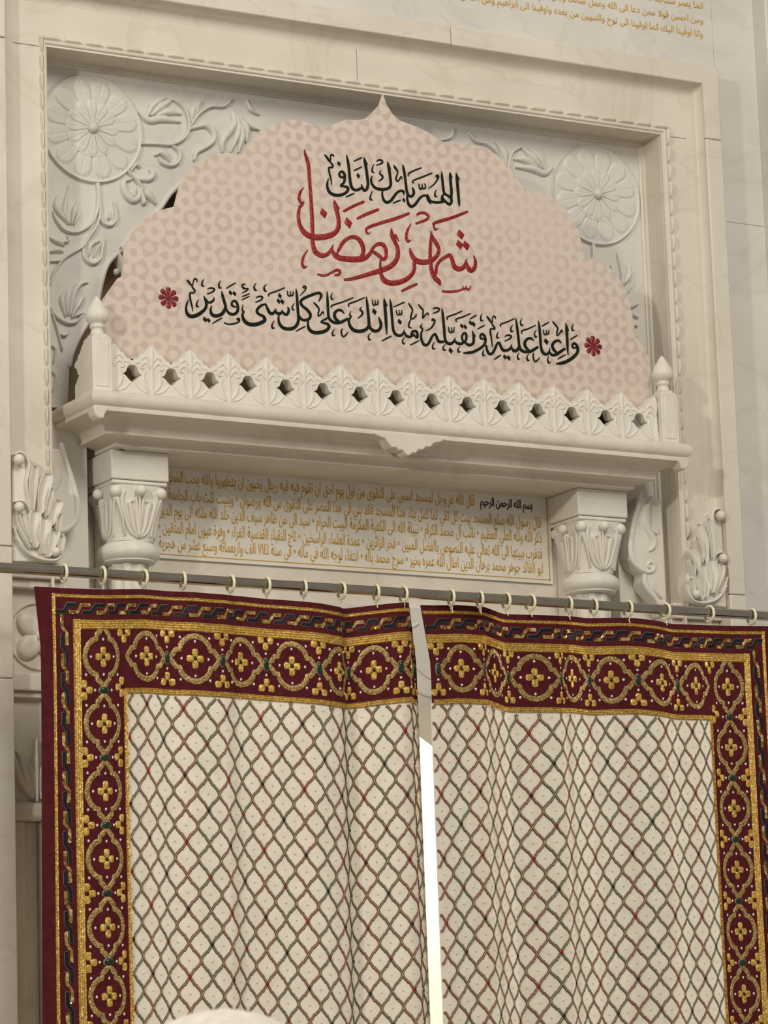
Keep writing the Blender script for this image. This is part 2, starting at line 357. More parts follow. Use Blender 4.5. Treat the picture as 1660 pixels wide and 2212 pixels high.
# low relief on the door spandrel, seen in the gap between the curtains
w = MB()
mp = lambda a, b, h: (a, .105-h, b)
for p in ([(.06, 2.80, .008), (.12, 2.80, .010), (.17, 2.77, .010), (.20, 2.80, .010), (.18, 2.84, .008)], [(.10, 2.77, .008), (.14, 2.735, .010), (.20, 2.72, .010), (.25, 2.69, .008)], [(.13, 2.83, .006), (.10, 2.87, .010), (.14, 2.895, .008)]):
    stroke(w, p, .0035, mp)
o = struct('trim_8', w, M_GREY, 180)

# ------------------------------------------------------------------ carved spandrel panel with cusped arch
def P2(x, y, Y=PANEL_Y): p = at(x, y, Y); return (p[0], p[2])
lobes = [[(150, 790), (155, 765), (170, 730), (188, 700), (209, 672)], [(209, 672), (214, 640), (221, 605), (234, 568), (262, 540)],
         [(262, 540), (282, 508), (318, 478), (345, 452), (368, 418), (400, 388)]]
L = []
for lb in lobes:
    a = [P2(*p) for p in lb]; L += [tuple(p) for p in catmull(a, 4)]
L += [tuple(p) for p in catmull([L[-1], (-.40, 3.80), (-.32, 3.86), (-.24, 3.885)], 4)]
L += [tuple(p) for p in catmull([L[-1], (-.17, 3.925), (-.08, 3.95), (XC, 4.0)], 4)]
ZP = 3.3275; LL = [(L[0][0]-.006, ZP)]+L
Rr = [(2*XC-x, z) for x, z in LL[::-1][1:]]
panel = thing('carved_spandrel', 'pale marble spandrel carved with two rosettes and leafy scrolls around the cusped arch', 'wall carving', (XC, PANEL_Y, 3.32))
w = MB(); w.prism([(NL, ZP), (NL, NT), (NR, NT), (NR, ZP)]+(LL+Rr)[::-1], PANEL_Y, .15)
fixn(obj('slab', w, M_GREY, panel))
w = MB()                                             # rounded lip along the arch
lip = lambda a, b, h: (a, PANEL_Y-h, b)
for pts in (LL, [(2*XC-x, z) for x, z in LL]): stroke(w, [(x, z, .012) for x, z in pts[1:]], .005, lip, k=1, smooth=False)
fixn(obj('arch_lip', w, M_GREY, panel, 180))
def rosette(c, R):
    def petals(r0, r1, nn, ph0, base, hp, rim, name, n=288, m=34):
        w = MB()
        def f(k, j):
            a = 2*PI*k/n; q = r0+(r1-r0)*j/m if j < m else r1; r = R*q; ph = (a*nn/(2*PI)+ph0) % 1; c2 = abs(2*ph-1); s = (q-r0)/(r1-r0)
            t = (s-.02)/.88; e = 0
            if 0 < t < 1: e = .96*(.90+.10*min(1, t/.4)) if t < .72 else .96*max(0, 1-((t-.72)/.28)**2)**.5
            d = min(1, max(0, (e-c2)/.11)) if e > 0 else 0
            y = base+hp*d*(.75+.25*math.sin(PI*min(1, max(0, t))))-.0009*math.exp(-(c2/.05)**2)*d
            if s > .955: y = base+rim
            if j == m: y = max(0, base-.010)
            return (c[0]+r*math.cos(a), PANEL_Y-y, c[1]+r*math.sin(a))
        w.grid(f, range(n), range(m+1), cu=True); fixn(obj(name, w, M_GREY, panel, 60))
    petals(.05, 1.0, 12, 0, .0070, .0036, .0022, 'outer_petals'); petals(.02, .54, 12, .5, .0112, .0028, .0012, 'inner_petals', 240, 22)
    bb = MB(); bb.ball((c[0], PANEL_Y-.013, c[1]), R*.105, 18, 10); fixn(obj('boss', bb, M_GREY, panel, 180))
rc = at(199, 277, PANEL_Y-.01)
rosette((rc[0], rc[2]), .128); rosette((2*XC-rc[0], rc[2]), .128)
VA = '''770,628,16 900,632,20 1000,636,22 1090,590,24 1128,520,24 1122,430,24 1085,350,22 1010,295,14|1000,635,20 1058,690,30 1050,760,34 1000,790,34 930,770,26 905,730,16
880,712,16 920,690,36 965,720,34 985,755,14|1130,520,20 1180,502,28 1260,490,34 1315,540,38 1315,600,36 1260,650,32 1190,690,28 1170,748,16|1130,512,20 1200,410,26 1290,350,26 1390,348,26 1442,298,20
760,390,18 830,450,40 930,440,46 1065,465,14|850,410,20 920,350,52 1000,300,20|890,415,20 980,385,48 1072,405,14|815,425,20 865,335,44 950,285,16|1150,470,16 1158,380,44 1205,310,14|1170,450,12 1195,350,24 1228,310,10
1450,380,20 1470,480,46 1385,600,46 1382,690,16|1470,400,18 1505,520,46 1440,690,16|1490,420,18 1530,560,42 1500,690,14|1510,430,16 1562,520,40 1560,612,12|1530,430,14 1600,500,34 1655,525,10|1560,300,14 1590,370,32 1655,412,12
660,820,20 740,900,30 790,980,26|690,835,16 735,782,34 765,805,14|740,890,18 830,890,40 862,855,36 835,820,14|700,890,18 642,912,36 660,1000,42 720,1050,42 762,1010,34 748,948,16|690,990,14 708,1020,20 725,980,10|768,960,18 795,1065,36 800,1070,10|778,965,18 830,1010,44 884,1078,10|440,925,22 452,1000,28 446,1100,28 420,1200,22'''
VB = '''640,60,22 646,200,26 630,330,28 570,450,28 450,520,26 330,500,24 250,400,22 225,330,10|650,200,20 655,350,28 620,470,28 540,590,28 490,660,26 330,760,26 240,880,26 202,1000,20|655,350,20 682,430,30 750,460,32 800,410,30 800,330,26 780,240,12|740,330,14 735,395,24 760,380,10
380,440,16 330,340,42 375,90,12|370,440,16 262,300,44 262,190,12|400,440,16 420,330,38 455,235,10|420,450,16 450,380,32 462,330,10|290,620,14 365,600,28 360,555,10|180,560,14 260,602,36 330,640,12|190,700,14 260,682,36 320,700,12|200,790,12 300,782,20 330,760,12
500,650,18 512,750,30 590,810,34 660,760,30 680,650,26 695,580,12|560,730,14 572,640,36 655,600,10|600,745,12 632,660,26 650,640,10|340,1290,14 310,1140,42 345,1055,10|360,1280,14 362,1120,44 405,1045,10|380,1280,14 420,1090,46 470,1000,40 545,980,10|400,1290,14 462,1180,42 505,1110,10|400,1300,14 485,1265,30 490,1250,10|200,1210,18 250,1290,26 340,1350,28 430,1350,26 492,1280,12
210,1250,16 260,1400,24 310,1600,20|270,1450,12 330,1470,26 372,1440,10|210,1560,12 250,1600,32 230,1720,12|215,1800,12 255,1850,30 225,1980,10'''
for mirror in (False, True):
    w = MB()
    for s, o in ((VA, (80, 130, 3.4583)), (VB, (60, 380, 4.2528))):  # stems and leaf lobes, traced in turn
        f = pxmap(*o, PANEL_Y, mirror)
        for p in parse(s.replace('\n', '|')):
            if max(q[2] for q in p) >= 35: p = [(q[0], q[1], q[2]*1.35) for q in p]
            stroke(w, p, .0105, f, hw=.5, k=5)
    fixn(obj('leafy_scroll', w, M_GREY, panel, 180))
    w = MB(); f = pxmap(60, 380, 4.2528, PANEL_Y+.02, mirror)     # scrolled cusp of the arch
    stroke(w, [(770, 705, 40), (815, 760, 70), (850, 850, 70), (860, 900, 40)], .025, f)
    p = f(805, 888, .005); w.ball(p, .0085)
    p = f(850, 640, .01); stroke(w, [(840, 660, 30), (880, 620, 50), (930, 560, 40)], .02, f)
    fixn(obj('cusp_scroll', w, M_GREY, panel, 180))

# ------------------------------------------------------------------ ledge
ledge = thing('marble_ledge', 'moulded white marble ledge on two columns below the pink board', 'ledge', (XC, 0, 3.22))
LX0, LX1, LY = -.790, .776, -.130
prof = [(.20, 3.326), (.016, 3.326)]+[(.0175-.0175*math.cos(a), 3.308+.018*math.sin(a)) for a in (1.2, .9, .6, .3, 0, -.3, -.6, -.9, -1.2)]+[(.010, 3.2885), (.008, 3.287), (.008, 3.2805), (.012, 3.279)]
prof += [(.012+.055*math.sin(q), 3.2505+.0285*math.cos(q)) for q in (.12, .3, .5, .7, .9, 1.1, 1.3, 1.5)]
prof += [(.0672, 3.2505), (.0648, 3.2500), (.0648, 3.2440), (.0700, 3.2435)]
prof += [(.072+.031*math.sin(q), 3.2330+.0100*math.cos(q)) for q in (.15, .4, .7, 1.0, 1.3, 1.55)]
prof += [(.1025, 3.2325), (.1025, 3.2265), (.1075, 3.225), (.24, 3.225)]
w = MB()
def fl(i, j):
    d, z = prof[j]
    return [(LX0+d, PANEL_Y, z), (LX0+d, LY+d, z), (LX1-d, LY+d, z), (LX1-d, PANEL_Y, z)][i]
w.grid(fl, range(4), range(len(prof)))
w.box(LX0+.115, LX1-.115, LY+.115, INS_Y-.0005, 3.2252, 3.319)
fixn(obj('cornice', w, M_WARM, ledge, 35))
w = MB()                                             # lace pendant in the middle
pp = [at(x, y, -.124) for x, y in ((806, 937), (822, 944), (832, 947), (838, 957), (846, 967), (856, 966), (862, 973), (870, 972), (876, 981), (884, 985), (891, 978), (898, 979), (904, 971), (914, 972), (920, 965), (930, 966), (938, 957), (948, 956), (962, 950), (962, 946), (880, 938), (806, 932))]
w.prism([(p[0], p[2]) for p in pp], -.126, -.09)
fixn(obj('pendant', w, M_WARM, ledge, 30, .002))
for q in (0, 1):
    w = MB(); x = LX0+.006 if q == 0 else LX1-.006; s = 1 if q == 0 else -1
    w.prism([(x, 3.289), (x+s*.040, 3.289), (x+s*.034, 3.279), (x+s*.029, 3.274), (x+s*.026, 3.262), (x+s*.014, 3.260), (x+s*.004, 3.268)], LY+.006, LY+.040)
    fixn(obj('corner_drop', w, M_WARM, ledge, 30, .003))

# ------------------------------------------------------------------ pierced parapet
parapet = thing('parapet', 'row of pierced leaf-shaped white marble merlons standing on the ledge before the pink board', 'parapet', (XC, -.07, 3.326))
PH = .0474; HX0 = -.6705; BY0, BY1 = -.085, -.055; ZB = 3.326
side = [(.008, 3.4385), (.0165, 3.4285), (.0195, 3.4245), (.026, 3.4228), (.0305, 3.418), (.0325, 3.4125), (.039, 3.4115), (.044, 3.4085), (PH, 3.4060)]
hole = [(0, 3.397), (.006, 3.3965), (.0105, 3.393), (.0130, 3.387), (.0150, 3.3815), (.0195, 3.3775), (.0235, 3.3760), (.0190, 3.3735), (.0145, 3.3705), (.0105, 3.3655), (.006, 3.3615), (.0, 3.357)]
def half(s):                                         # outline of one half from tip to base, s = +1 right, -1 left
    a = [(s*x, z) for x, z in side]
    a += [(s*PH-s*x, z) for x, z in hole]
    return a+[(s*PH, ZB)]
def carve(mb, rot, halfs=(1, -1)):
    f = lambda a, b, h: rot(a, b, h*.55)
    stroke(mb, [(0, 3.335, .014), (0, 3.365, .010), (0, 3.392, .007)], .004, f)
    stroke(mb, [(0, 3.436, .004), (0, 3.422, .013), (0, 3.405, .009), (0, 3.394, .003)], .005, f)
    for s in halfs:
        stroke(mb, [(s*.004, 3.392, .004), (s*.013, 3.404, .008), (s*.022, 3.402, .008), (s*.027, 3.393, .006), (s*.020, 3.390, .004)], .0045, f)
        stroke(mb, [(s*.006, 3.408, .003), (s*.012, 3.418, .007), (s*.020, 3.416, .007), (s*.024, 3.410, .003)], .004, f)
        stroke(mb, [(s*.028, 3.404, .003), (s*.036, 3.403, .005), (s*.041, 3.400, .003)], .003, f)
        stroke(mb, [(s*.006, 3.340, .005), (s*.016, 3.352, .009), (s*.021, 3.367, .008), (s*.018, 3.384, .004)], .004, f)
        stroke(mb, [(s*.010, 3.336, .004), (s*.026, 3.343, .008), (s*.036, 3.352, .005), (s*.040, 3.356, .003)], .004, f)
w = MB(); w.prism(half(-1)[::-1]+[(0, 3.4445)]+half(1), BY0, BY1)
carve(w, lambda a, b, h: (a, BY0-h, b))
X0 = HX0+PH
w.v = [(x+X0, y, z) for x, y, z in w.v]
m0 = fixn(obj('merlon', w, M_WHITE, parapet, 50))
for k in range(1, 14):
    c = m0.copy(); COL.objects.link(c); c.parent = parapet; c.location = (k*2*PH*1.0005, 0, 0)
xe = HX0+14*2*PH*1.0005
for s, x in ((1, HX0-PH), (-1, xe+PH)):              # half merlons against the corner posts
    w = MB(); w.prism([(x, 3.4425)]+[(x+a, z) for a, z in half(s)]+[(x, ZB)], BY0, BY1)
    carve(w, lambda a, b, h: (x+a, BY0-h, b), (s,)); fixn(obj('half_merlon', w, M_WHITE, parapet, 50))
# ------------------------------------------------------------------ corner posts
for q, lab in ((0, 'left'), (1, 'right')):
    x0 = -.7735 if q == 0 else .7115
    x1 = x0+.0470; cx = (x0+x1)/2; y0, y1 = -.101, -.054; cy = (y0+y1)/2
    t = thing('corner_post', 'white marble corner post with pointed bud finial at the %s end of the parapet' % lab, 'post', (cx, cy, ZB))
    w = MB(); w.box(x0, x1, y0, y1, ZB, 3.4475); w.box(x0+.008, x1-.008, y0-.0015, y0+.002, 3.338, 3.437)
    obj('shaft', w, M_WHITE, t, 30, .0012)
    w = MB(); w.box(x0+.003, x1-.003, y0+.003, y1-.003, 3.4475, 3.452); w.box(x0+.007, x1-.007, y0+.007, y1-.007, 3.452, 3.458); obj('cap', w, M_WHITE, t, 30, .001)
    w = MB(); w.lathe([(.0, 3.457), (.0165, 3.457), (.0150, 3.463), (.0128, 3.468), (.0132, 3.471), (.0165, 3.4735), (.0172, 3.477), (.0145, 3.480), (.0150, 3.482), (.0195, 3.485), (.0240, 3.4905), (.0262, 3.497), (.0255, 3.504), (.0215, 3.514), (.0150, 3.526), (.0080, 3.537), (.0025, 3.5445), (0, 3.546)], (cx, cy, 0), 32)
    fixn(obj('finial', w, M_WHITE, t, 60))
    w = MB(); X = x0 if q == 0 else x1                # the return towards the wall
    poly = [(0, 3.4425)]+[(a, z) for a, z in half(1)]+[(0, ZB)]
    n = len(poly); sx = .030 if q == 0 else -.030
    w.add([(X+.001*(1 if q == 0 else -1), y1+a, z) for a, z in poly]+[(X+sx, y1+a, z) for a, z in poly], [tuple(range(n)), tuple(range(2*n-1, n-1, -1))]+[(i, i+n, (i+1) % n+n, (i+1) % n) for i in range(n)])
    fixn(obj('return_merlon', w, M_WHITE, t, 40))

# ------------------------------------------------------------------ printed board with lettering
BDY = -.047
outl = [(828, 203), (835, 225), (848, 246), (866, 261), (898, 273), (926, 286), (946, 300), (958, 313), (982, 311), (1012, 312), (1048, 319), (1078, 337), (1100, 358), (1119, 387), (1135, 412), (1160, 412), (1190, 422), (1215, 441), (1236, 468), (1253, 508), (1262, 550), (1264, 559), (1282, 560), (1308, 571), (1326, 585), (1341, 607), (1355, 631), (1364, 669), (1370, 697), (1374, 729), (1388, 747), (1403, 772), (1407, 802), (1406, 830), (1406, 897),
        (1300, 886), (250, 771), (199, 765), (197, 725), (203, 690), (222, 648), (239, 624), (255, 601), (264, 596), (266, 580), (268, 540), (274, 521), (288, 498), (302, 481), (323, 466), (342, 455), (377, 446), (389, 399), (401, 380), (415, 362), (440, 345), (471, 332), (496, 330), (524, 334), (529, 322), (544, 305), (557, 289), (575, 276), (592, 268), (623, 258), (653, 261), (683, 271), (704, 279), (724, 267), (749, 258), (772, 260), (790, 256), (805, 243), (820, 227)]
board = thing('banner_board', 'large pink patterned cut-out board with raised lettering standing behind the parapet', 'sign board', (XC, BDY, 3.40))
w = MB(); w.prism([(p[0], p[2]) for p in (at(x, y, BDY) for x, y in outl)], BDY, BDY+.006)
fixn(obj('panel', w, M_BOARD, board, 0)).data.materials.append(M_BOARDEDGE)
for p in board.children[0].data.polygons:
    if abs(p.normal.y) < .5: p.material_index = 1
RA = (630, 310, 4.0488); RB = (690, 320, 5.1875); RC = (330, 590, 5.5333); RD = (580, 610, 5.5333); RE = (820, 640, 5.5333); RF = (1050, 670, 5.5333)
red = '''112,55,8 118,90,22 135,140,30 150,220,30 158,330,28 168,460,28 176,600,32 182,740,32 184,850,34 192,910,38 215,955,42 260,980,42 305,972,36 340,940,30 365,886,8
358,930,10 378,975,40 430,1003,46 520,1012,50 590,1012,50 640,1003,44 680,970,34 700,935,28 718,892,8
395,975,14 420,915,30 465,850,32 520,820,34 570,825,36 610,870,38 628,930,36 615,985,34 580,1010,30
705,950,20 720,905,24 760,880,34 800,885,34 825,930,30 825,990,30 805,1015,28 770,985,30 725,952,30
873,742,8 878,800,36 900,850,34 925,910,32 930,970,38 915,1020,42 870,1070,46 790,1108,46 700,1135,40 600,1165,34 520,1185,28 465,1192,22
905,800,24 940,855,6
1072,1040,30 1075,1090,30 1055,1140,36 1000,1190,42 920,1218,46 860,1220,46 810,1195,42 785,1150,30 776,1090,22 778,1015,14
1035,916,8 1045,960,30 1075,1010,40 1120,1035,46 1180,1037,46 1235,1015,42 1275,975,34 1288,930,30 1275,890,34 1250,850,34 1230,810,24 1218,765,6
1222,790,14 1215,880,26 1212,960,30 1215,1040,32 1225,1110,34 1250,1170,38 1285,1205,42 1300,1235,20
1262,1140,28 1268,1085,28 1290,1035,28 1330,1003,30 1380,978,34 1402,1010,32 1420,1070,40 1455,1097,42 1495,1090,38 1520,1055,28 1530,1012,8
1525,1030,16 1545,1090,38 1575,1112,40 1602,1085,34 1608,1035,28 1595,982,8
373,495,8 385,550,38 400,610,34 412,680,34 405,745,40 365,790,46 290,815,52 210,820,52 140,800,46 90,750,38 64,680,30 60,610,28 75,545,24
375,520,30 420,570,6
78,560,14 98,530,20 106,505,8
85,522,20 65,480,26 75,430,24 104,385,8
458,592,22 540,548,26 630,510,24|578,655,22 660,616,28 757,578,24
1025,612,24 900,660,30 780,695,28 670,735,26 652,765,18 668,790,16 685,780,8
1535,597,22 1400,650,28 1258,692,28 1244,720,16 1258,752,20 1280,745,10
1095,632,10 1112,612,22 1160,607,24 1195,632,22 1180,665,24 1090,700,20
1042,705,8 1015,760,22 1003,820,24 1018,855,26 1042,845,8
140,932,8 105,990,22 92,1050,22 110,1082,26 135,1072,8
228,1143,14 270,1155,20 320,1145,20 352,1118,10|350,1132,18 390,1108,24 420,1115,24 415,1145,24 380,1152,18
965,1290,18 1030,1258,26 1095,1230,20
1320,1292,18 1380,1297,22 1450,1290,20 1490,1275,14 1502,1250,6|1495,1268,14 1515,1274,16 1530,1245,6|1526,1264,14 1550,1277,18 1570,1245,6'''
redd = [(1480, 797, 42, 46), (1470, 885, 40, 44), (1528, 893, 40, 46), (497, 695, 44, 52), (280, 610, 42, 48)]
line1 = '''1533,280,8 1542,330,30 1550,420,32 1558,520,30 1566,600,26 1570,650,12|1545,310,20 1572,355,6|1462,270,8 1468,320,30 1474,410,30 1482,490,30 1478,560,28|1470,290,18 1490,330,6
1478,555,26 1482,600,30 1460,630,32 1425,608,28 1390,570,24 1375,530,16|1372,262,6 1375,320,26 1384,400,28 1393,480,28 1412,515,26 1450,538,26 1480,572,24|1400,512,20 1376,545,22 1376,585,24 1410,602,24
1405,598,26 1340,608,28 1280,605,28 1245,590,24 1225,555,24 1212,515,8|1205,540,24 1225,590,26 1248,622,14|1222,540,22 1180,530,24 1140,548,26 1105,590,30 1070,635,32 1030,655,32 1000,625,30 985,570,24 985,520,16
935,185,8 945,235,28 958,310,28 970,400,28 980,480,28 1000,530,30 1035,540,30 1058,510,30 1055,470,26 1040,438,8|948,527,8 945,490,28 910,478,26 870,500,28 835,545,32 800,590,32 755,608,32 722,580,28 706,530,22 708,478,16|830,615,14 870,598,18 910,583,14
765,155,8 775,200,30 788,280,30 798,360,30 800,410,30 780,445,32 730,462,32 670,460,32 620,440,30 590,400,26 580,350,22 594,312,8|775,190,20 800,232,6|690,250,8 678,285,18 705,310,22 705,340,22 665,372,10|640,147,10 670,133,20 705,145,20 700,170,20 640,192,12|612,180,6 595,225,16 595,265,20 617,275,8
835,193,10 850,220,26 878,265,16 868,310,18 858,345,18 878,372,18 900,345,16 918,318,14 928,352,6|595,480,6 575,530,16 572,572,20 597,583,8|500,106,8 510,150,30 525,230,30 538,330,30 545,410,30 530,460,32 505,475,30 485,450,26 470,406,8|510,130,20 540,187,6
475,440,22 445,462,30 405,470,30 370,450,30 350,400,30 340,320,30 330,220,28 318,140,26 303,78,8|390,147,14 430,126,18 475,108,14|388,252,14 430,232,18 473,211,14|275,320,20 258,330,22 228,312,24 226,278,24 255,262,26 280,290,28 285,340,28 275,385,28 245,413,24 240,425,16
240,425,18 280,430,26 315,440,28 320,470,30 290,505,32 230,527,34 170,525,34 115,495,32 90,440,26 90,390,22 102,342,8|300,548,14 345,526,18 390,508,14|60,75,12 85,105,24 118,152,16 125,110,14 132,75,18 155,80,16 163,97,6|125,160,14 148,190,22 145,218,18 112,215,18 107,240,20 115,290,18 130,350,16 136,407,8
1140,222,16 1060,252,18 1002,285,18 998,312,10|1262,280,16 1150,325,18 1058,360,18 1045,382,12 1060,392,8|1335,330,14 1310,322,14 1315,302,16 1335,315,18 1325,350,18 1280,410,16 1222,452,8|1115,398,8 1125,450,18 1150,455,18 1152,400,8|1150,450,16 1180,452,20 1190,430,14 1178,398,8|1310,465,6 1295,510,16 1300,540,20 1320,545,8'''
l1d = [(437, 310, 27, 32), (220, 175, 27, 30), (948, 583, 22, 30)]
lc = '''990,405,20 950,388,26 948,350,26 975,330,28 1005,355,30 1018,410,32 1010,460,34 975,490,36 930,488,34 895,460,28 876,408,10|825,215,8 835,270,30 855,340,34 870,400,34 855,450,40 815,495,42 750,512,42 705,490,36 692,440,26 702,388,8|730,290,8 728,320,24 700,345,30 665,350,26 630,310,24 608,273,8
618,300,20 640,360,32 630,420,36 580,470,42 510,510,46 450,515,44 410,480,36 398,420,26 410,360,20 428,318,8|655,190,10 690,178,20 735,190,22 720,220,20 655,248,14|880,182,12 930,150,18 990,118,14|715,602,12 770,568,18 825,538,14|410,85,16 430,105,26 470,152,18 485,100,14 500,70,20 525,80,16 530,108,6
470,165,18 500,205,22 490,235,20 450,235,18 443,270,22 455,340,20 470,400,18 477,457,6|610,70,6 590,110,18 592,150,22 617,155,8|810,90,6 790,130,18 797,172,22 824,178,8|548,315,6 525,360,18 527,397,22 550,400,8|1035,562,16 1010,557,14 1012,540,14 1035,547,16 1030,580,20 980,602,20 910,612,18 853,593,14
1095,182,18 1070,160,20 1075,135,18 1107,135,12|1080,187,16 1138,187,16 1120,210,18 1068,237,10|1070,280,12 1110,264,16 1155,245,12|1070,317,12 1110,298,16 1155,275,12|1350,370,22 1300,385,30 1260,420,32 1245,460,32 1275,495,30 1320,515,34 1340,560,40 1300,590,44 1220,615,46 1140,605,44 1090,560,38 1072,500,28 1087,462,22 1070,440,16 1077,378,8
1350,372,16 1370,420,30 1400,475,36 1440,480,34 1472,428,12|1465,450,18 1490,480,34 1530,480,32 1552,438,8|1545,460,18 1580,490,34 1610,490,32 1625,440,28 1612,403,8|1235,292,10 1270,278,20 1310,285,20 1295,320,20 1228,348,12|1575,176,14 1480,215,18 1392,248,18 1386,277,10
1235,120,6 1212,160,18 1222,202,22 1247,205,8|1360,130,6 1330,170,18 1342,212,22 1362,215,8|1450,570,6 1425,620,18 1432,652,22 1452,655,8'''
lcd = [(625, 555, 34, 36), (668, 565, 30, 32), (930, 235, 30, 32), (978, 245, 30, 32), (1520, 272, 30, 36), (1505, 335, 30, 36), (1550, 342, 30, 36)]
ld = '''330,78,8 338,140,28 345,230,30 352,340,32 360,430,34 345,500,38 300,545,40 240,558,40 180,545,38 135,500,34 120,440,26 125,388,16|600,228,10 630,170,30 615,130,32 570,132,34 480,165,34 410,200,34 385,235,32 405,280,30 460,325,34 500,380,34 490,430,34 440,452,34 395,440,30 370,398,14
225,100,8 235,155,16 262,160,16 262,108,8|262,155,14 290,155,18 296,110,8|440,67,14 415,65,14 420,45,16 445,50,18 440,90,16 378,158,8|310,250,6 285,290,16 290,322,20 312,330,8|70,460,6 42,510,16 47,547,20 72,548,8|330,584,12 380,556,18 437,528,14
702,110,8 706,200,28 712,320,30 718,400,30 740,450,32 790,480,36 860,478,36 942,438,32|905,372,10 870,335,28 825,335,32 790,375,34 800,430,34 842,465,28|715,420,22 680,440,24 635,465,20 640,480,22 700,495,32 725,530,36 690,575,40 620,598,42 550,600,42 495,570,38 472,510,28 478,438,16
543,243,14 575,275,22 605,320,18 595,370,18 600,400,18 625,385,16 650,350,16 664,387,6|1010,183,14 900,230,18 762,275,18 755,302,10|1145,183,14 1050,225,18 962,258,18 962,292,10|765,123,6 748,170,16 760,202,20 777,195,8|790,558,6 765,600,16 772,634,20 797,632,8|885,553,12 870,590,20 887,645,18 920,635,20 952,593,8
1170,170,8 1180,250,28 1190,350,32 1200,450,34 1200,520,36 1160,565,40 1090,585,42 1020,570,40 975,520,34 962,450,28 987,407,20 970,385,16 987,343,6|1115,293,8 1095,325,18 1120,350,24 1120,385,24 1068,432,10|1205,500,18 1225,555,34 1270,582,38 1320,570,36 1345,520,34 1335,460,28 1316,413,8|1325,430,16 1357,482,6
1240,208,8 1250,265,16 1275,270,16 1275,213,8|1275,265,14 1305,260,18 1310,208,8|1382,193,8 1390,260,34 1400,380,34 1408,500,32 1415,622,10|1390,220,20 1422,287,6|1360,700,12 1410,670,18 1467,643,14|1220,603,6 1195,645,16 1207,687,20 1227,680,8'''
ldd = [(1268, 350, 36, 42)]
le = '''125,36,8 135,100,30 145,200,30 155,320,30 165,400,32 190,450,34 235,470,34 275,455,30 300,398,8|298,430,18 320,470,30 360,485,32 410,460,28|375,455,18 400,420,30 440,420,30 455,460,30 450,495,26 425,475,22 395,450,22|170,127,12 235,98,18 300,70,14|200,163,8 210,215,14 235,220,14 235,168,8|235,215,14 262,215,18 268,163,8|30,532,12 85,505,18 140,476,14
300,488,6 275,530,16 287,567,20 307,560,8|370,582,12 418,558,18 467,533,14|350,83,12 370,120,22 395,165,18 380,215,18 375,260,18 400,270,16 435,235,18 440,213,8|378,265,12 355,320,18 352,367,18 382,380,10|468,98,12 490,130,20 520,165,18 520,210,18 517,262,16 535,240,16 575,200,16 587,232,6|640,152,10 670,138,20 715,150,20 700,180,20 638,206,12
655,282,12 630,292,14 635,270,18 660,290,20 650,330,20 610,385,18 548,412,8|510,328,6 492,365,20 515,395,20 500,440,24 500,510,28 530,575,32 570,580,32 600,540,30 630,480,28 665,450,26 685,490,30 710,540,34 762,545,30|745,146,8 755,210,28 765,310,30 775,420,30 782,500,30 800,550,32 845,568,34 885,545,30 905,498,8|900,530,18 930,560,32 975,568,32 1012,545,28
1000,540,22 985,490,26 1000,450,26 1025,440,26 1040,480,28 1030,530,28 1000,560,22|1020,550,20 1060,580,34 1100,578,34 1125,545,32 1125,480,28 1110,413,8|1118,440,16 1150,482,6|825,368,8 835,425,16 860,430,16 860,373,8|860,425,14 885,425,18 892,368,8|985,178,14 900,215,18 812,248,18 812,282,10|1088,206,14 1000,245,18 917,273,18 920,304,10|1157,226,14 1118,250,18 1080,272,12|1252,350,14 1212,370,18 1175,392,12
655,548,6 635,590,16 642,627,20 667,625,8|785,573,6 762,610,16 770,642,20 797,640,8|960,598,6 938,635,16 947,667,20 967,660,8|1245,638,6 1235,680,16 1242,707,18 1262,705,8|1225,208,6 1210,250,16 1217,292,20 1240,285,8|1420,423,6 1405,465,16 1407,494,20 1432,495,8|1590,343,6 1570,385,16 1577,422,20 1602,415,8
1265,512,18 1215,505,24 1205,475,24 1225,450,26 1255,475,28 1268,530,28 1250,580,30 1200,625,32 1120,665,34 1060,675,30 1006,678,18|1285,243,16 1310,275,24 1345,322,14 1350,270,12 1365,238,18 1385,250,14 1388,272,6|1345,335,14 1375,375,20 1370,395,18 1335,385,16 1325,415,20 1335,490,18 1345,560,14 1350,607,6
1275,588,22 1285,640,28 1310,685,32 1345,685,32 1380,630,30 1405,570,26 1430,555,26 1450,600,30 1480,645,34 1530,645,32 1565,620,28 1580,578,8|1575,610,18 1600,645,30 1640,650,30 1662,628,24|1610,268,14 1530,305,18 1452,333,18 1448,364,10|1500,482,10 1530,465,20 1575,475,20 1560,505,20 1498,536,12|1375,752,12 1412,728,18 1450,703,14'''
led = [(242, 305, 34, 38), (852, 650, 34, 40), (985, 355, 28, 32), (1027, 367, 28, 32), (1090, 318, 28, 32), (1127, 335, 28, 36), (1500, 725, 30, 34), (1545, 737, 30, 36)]
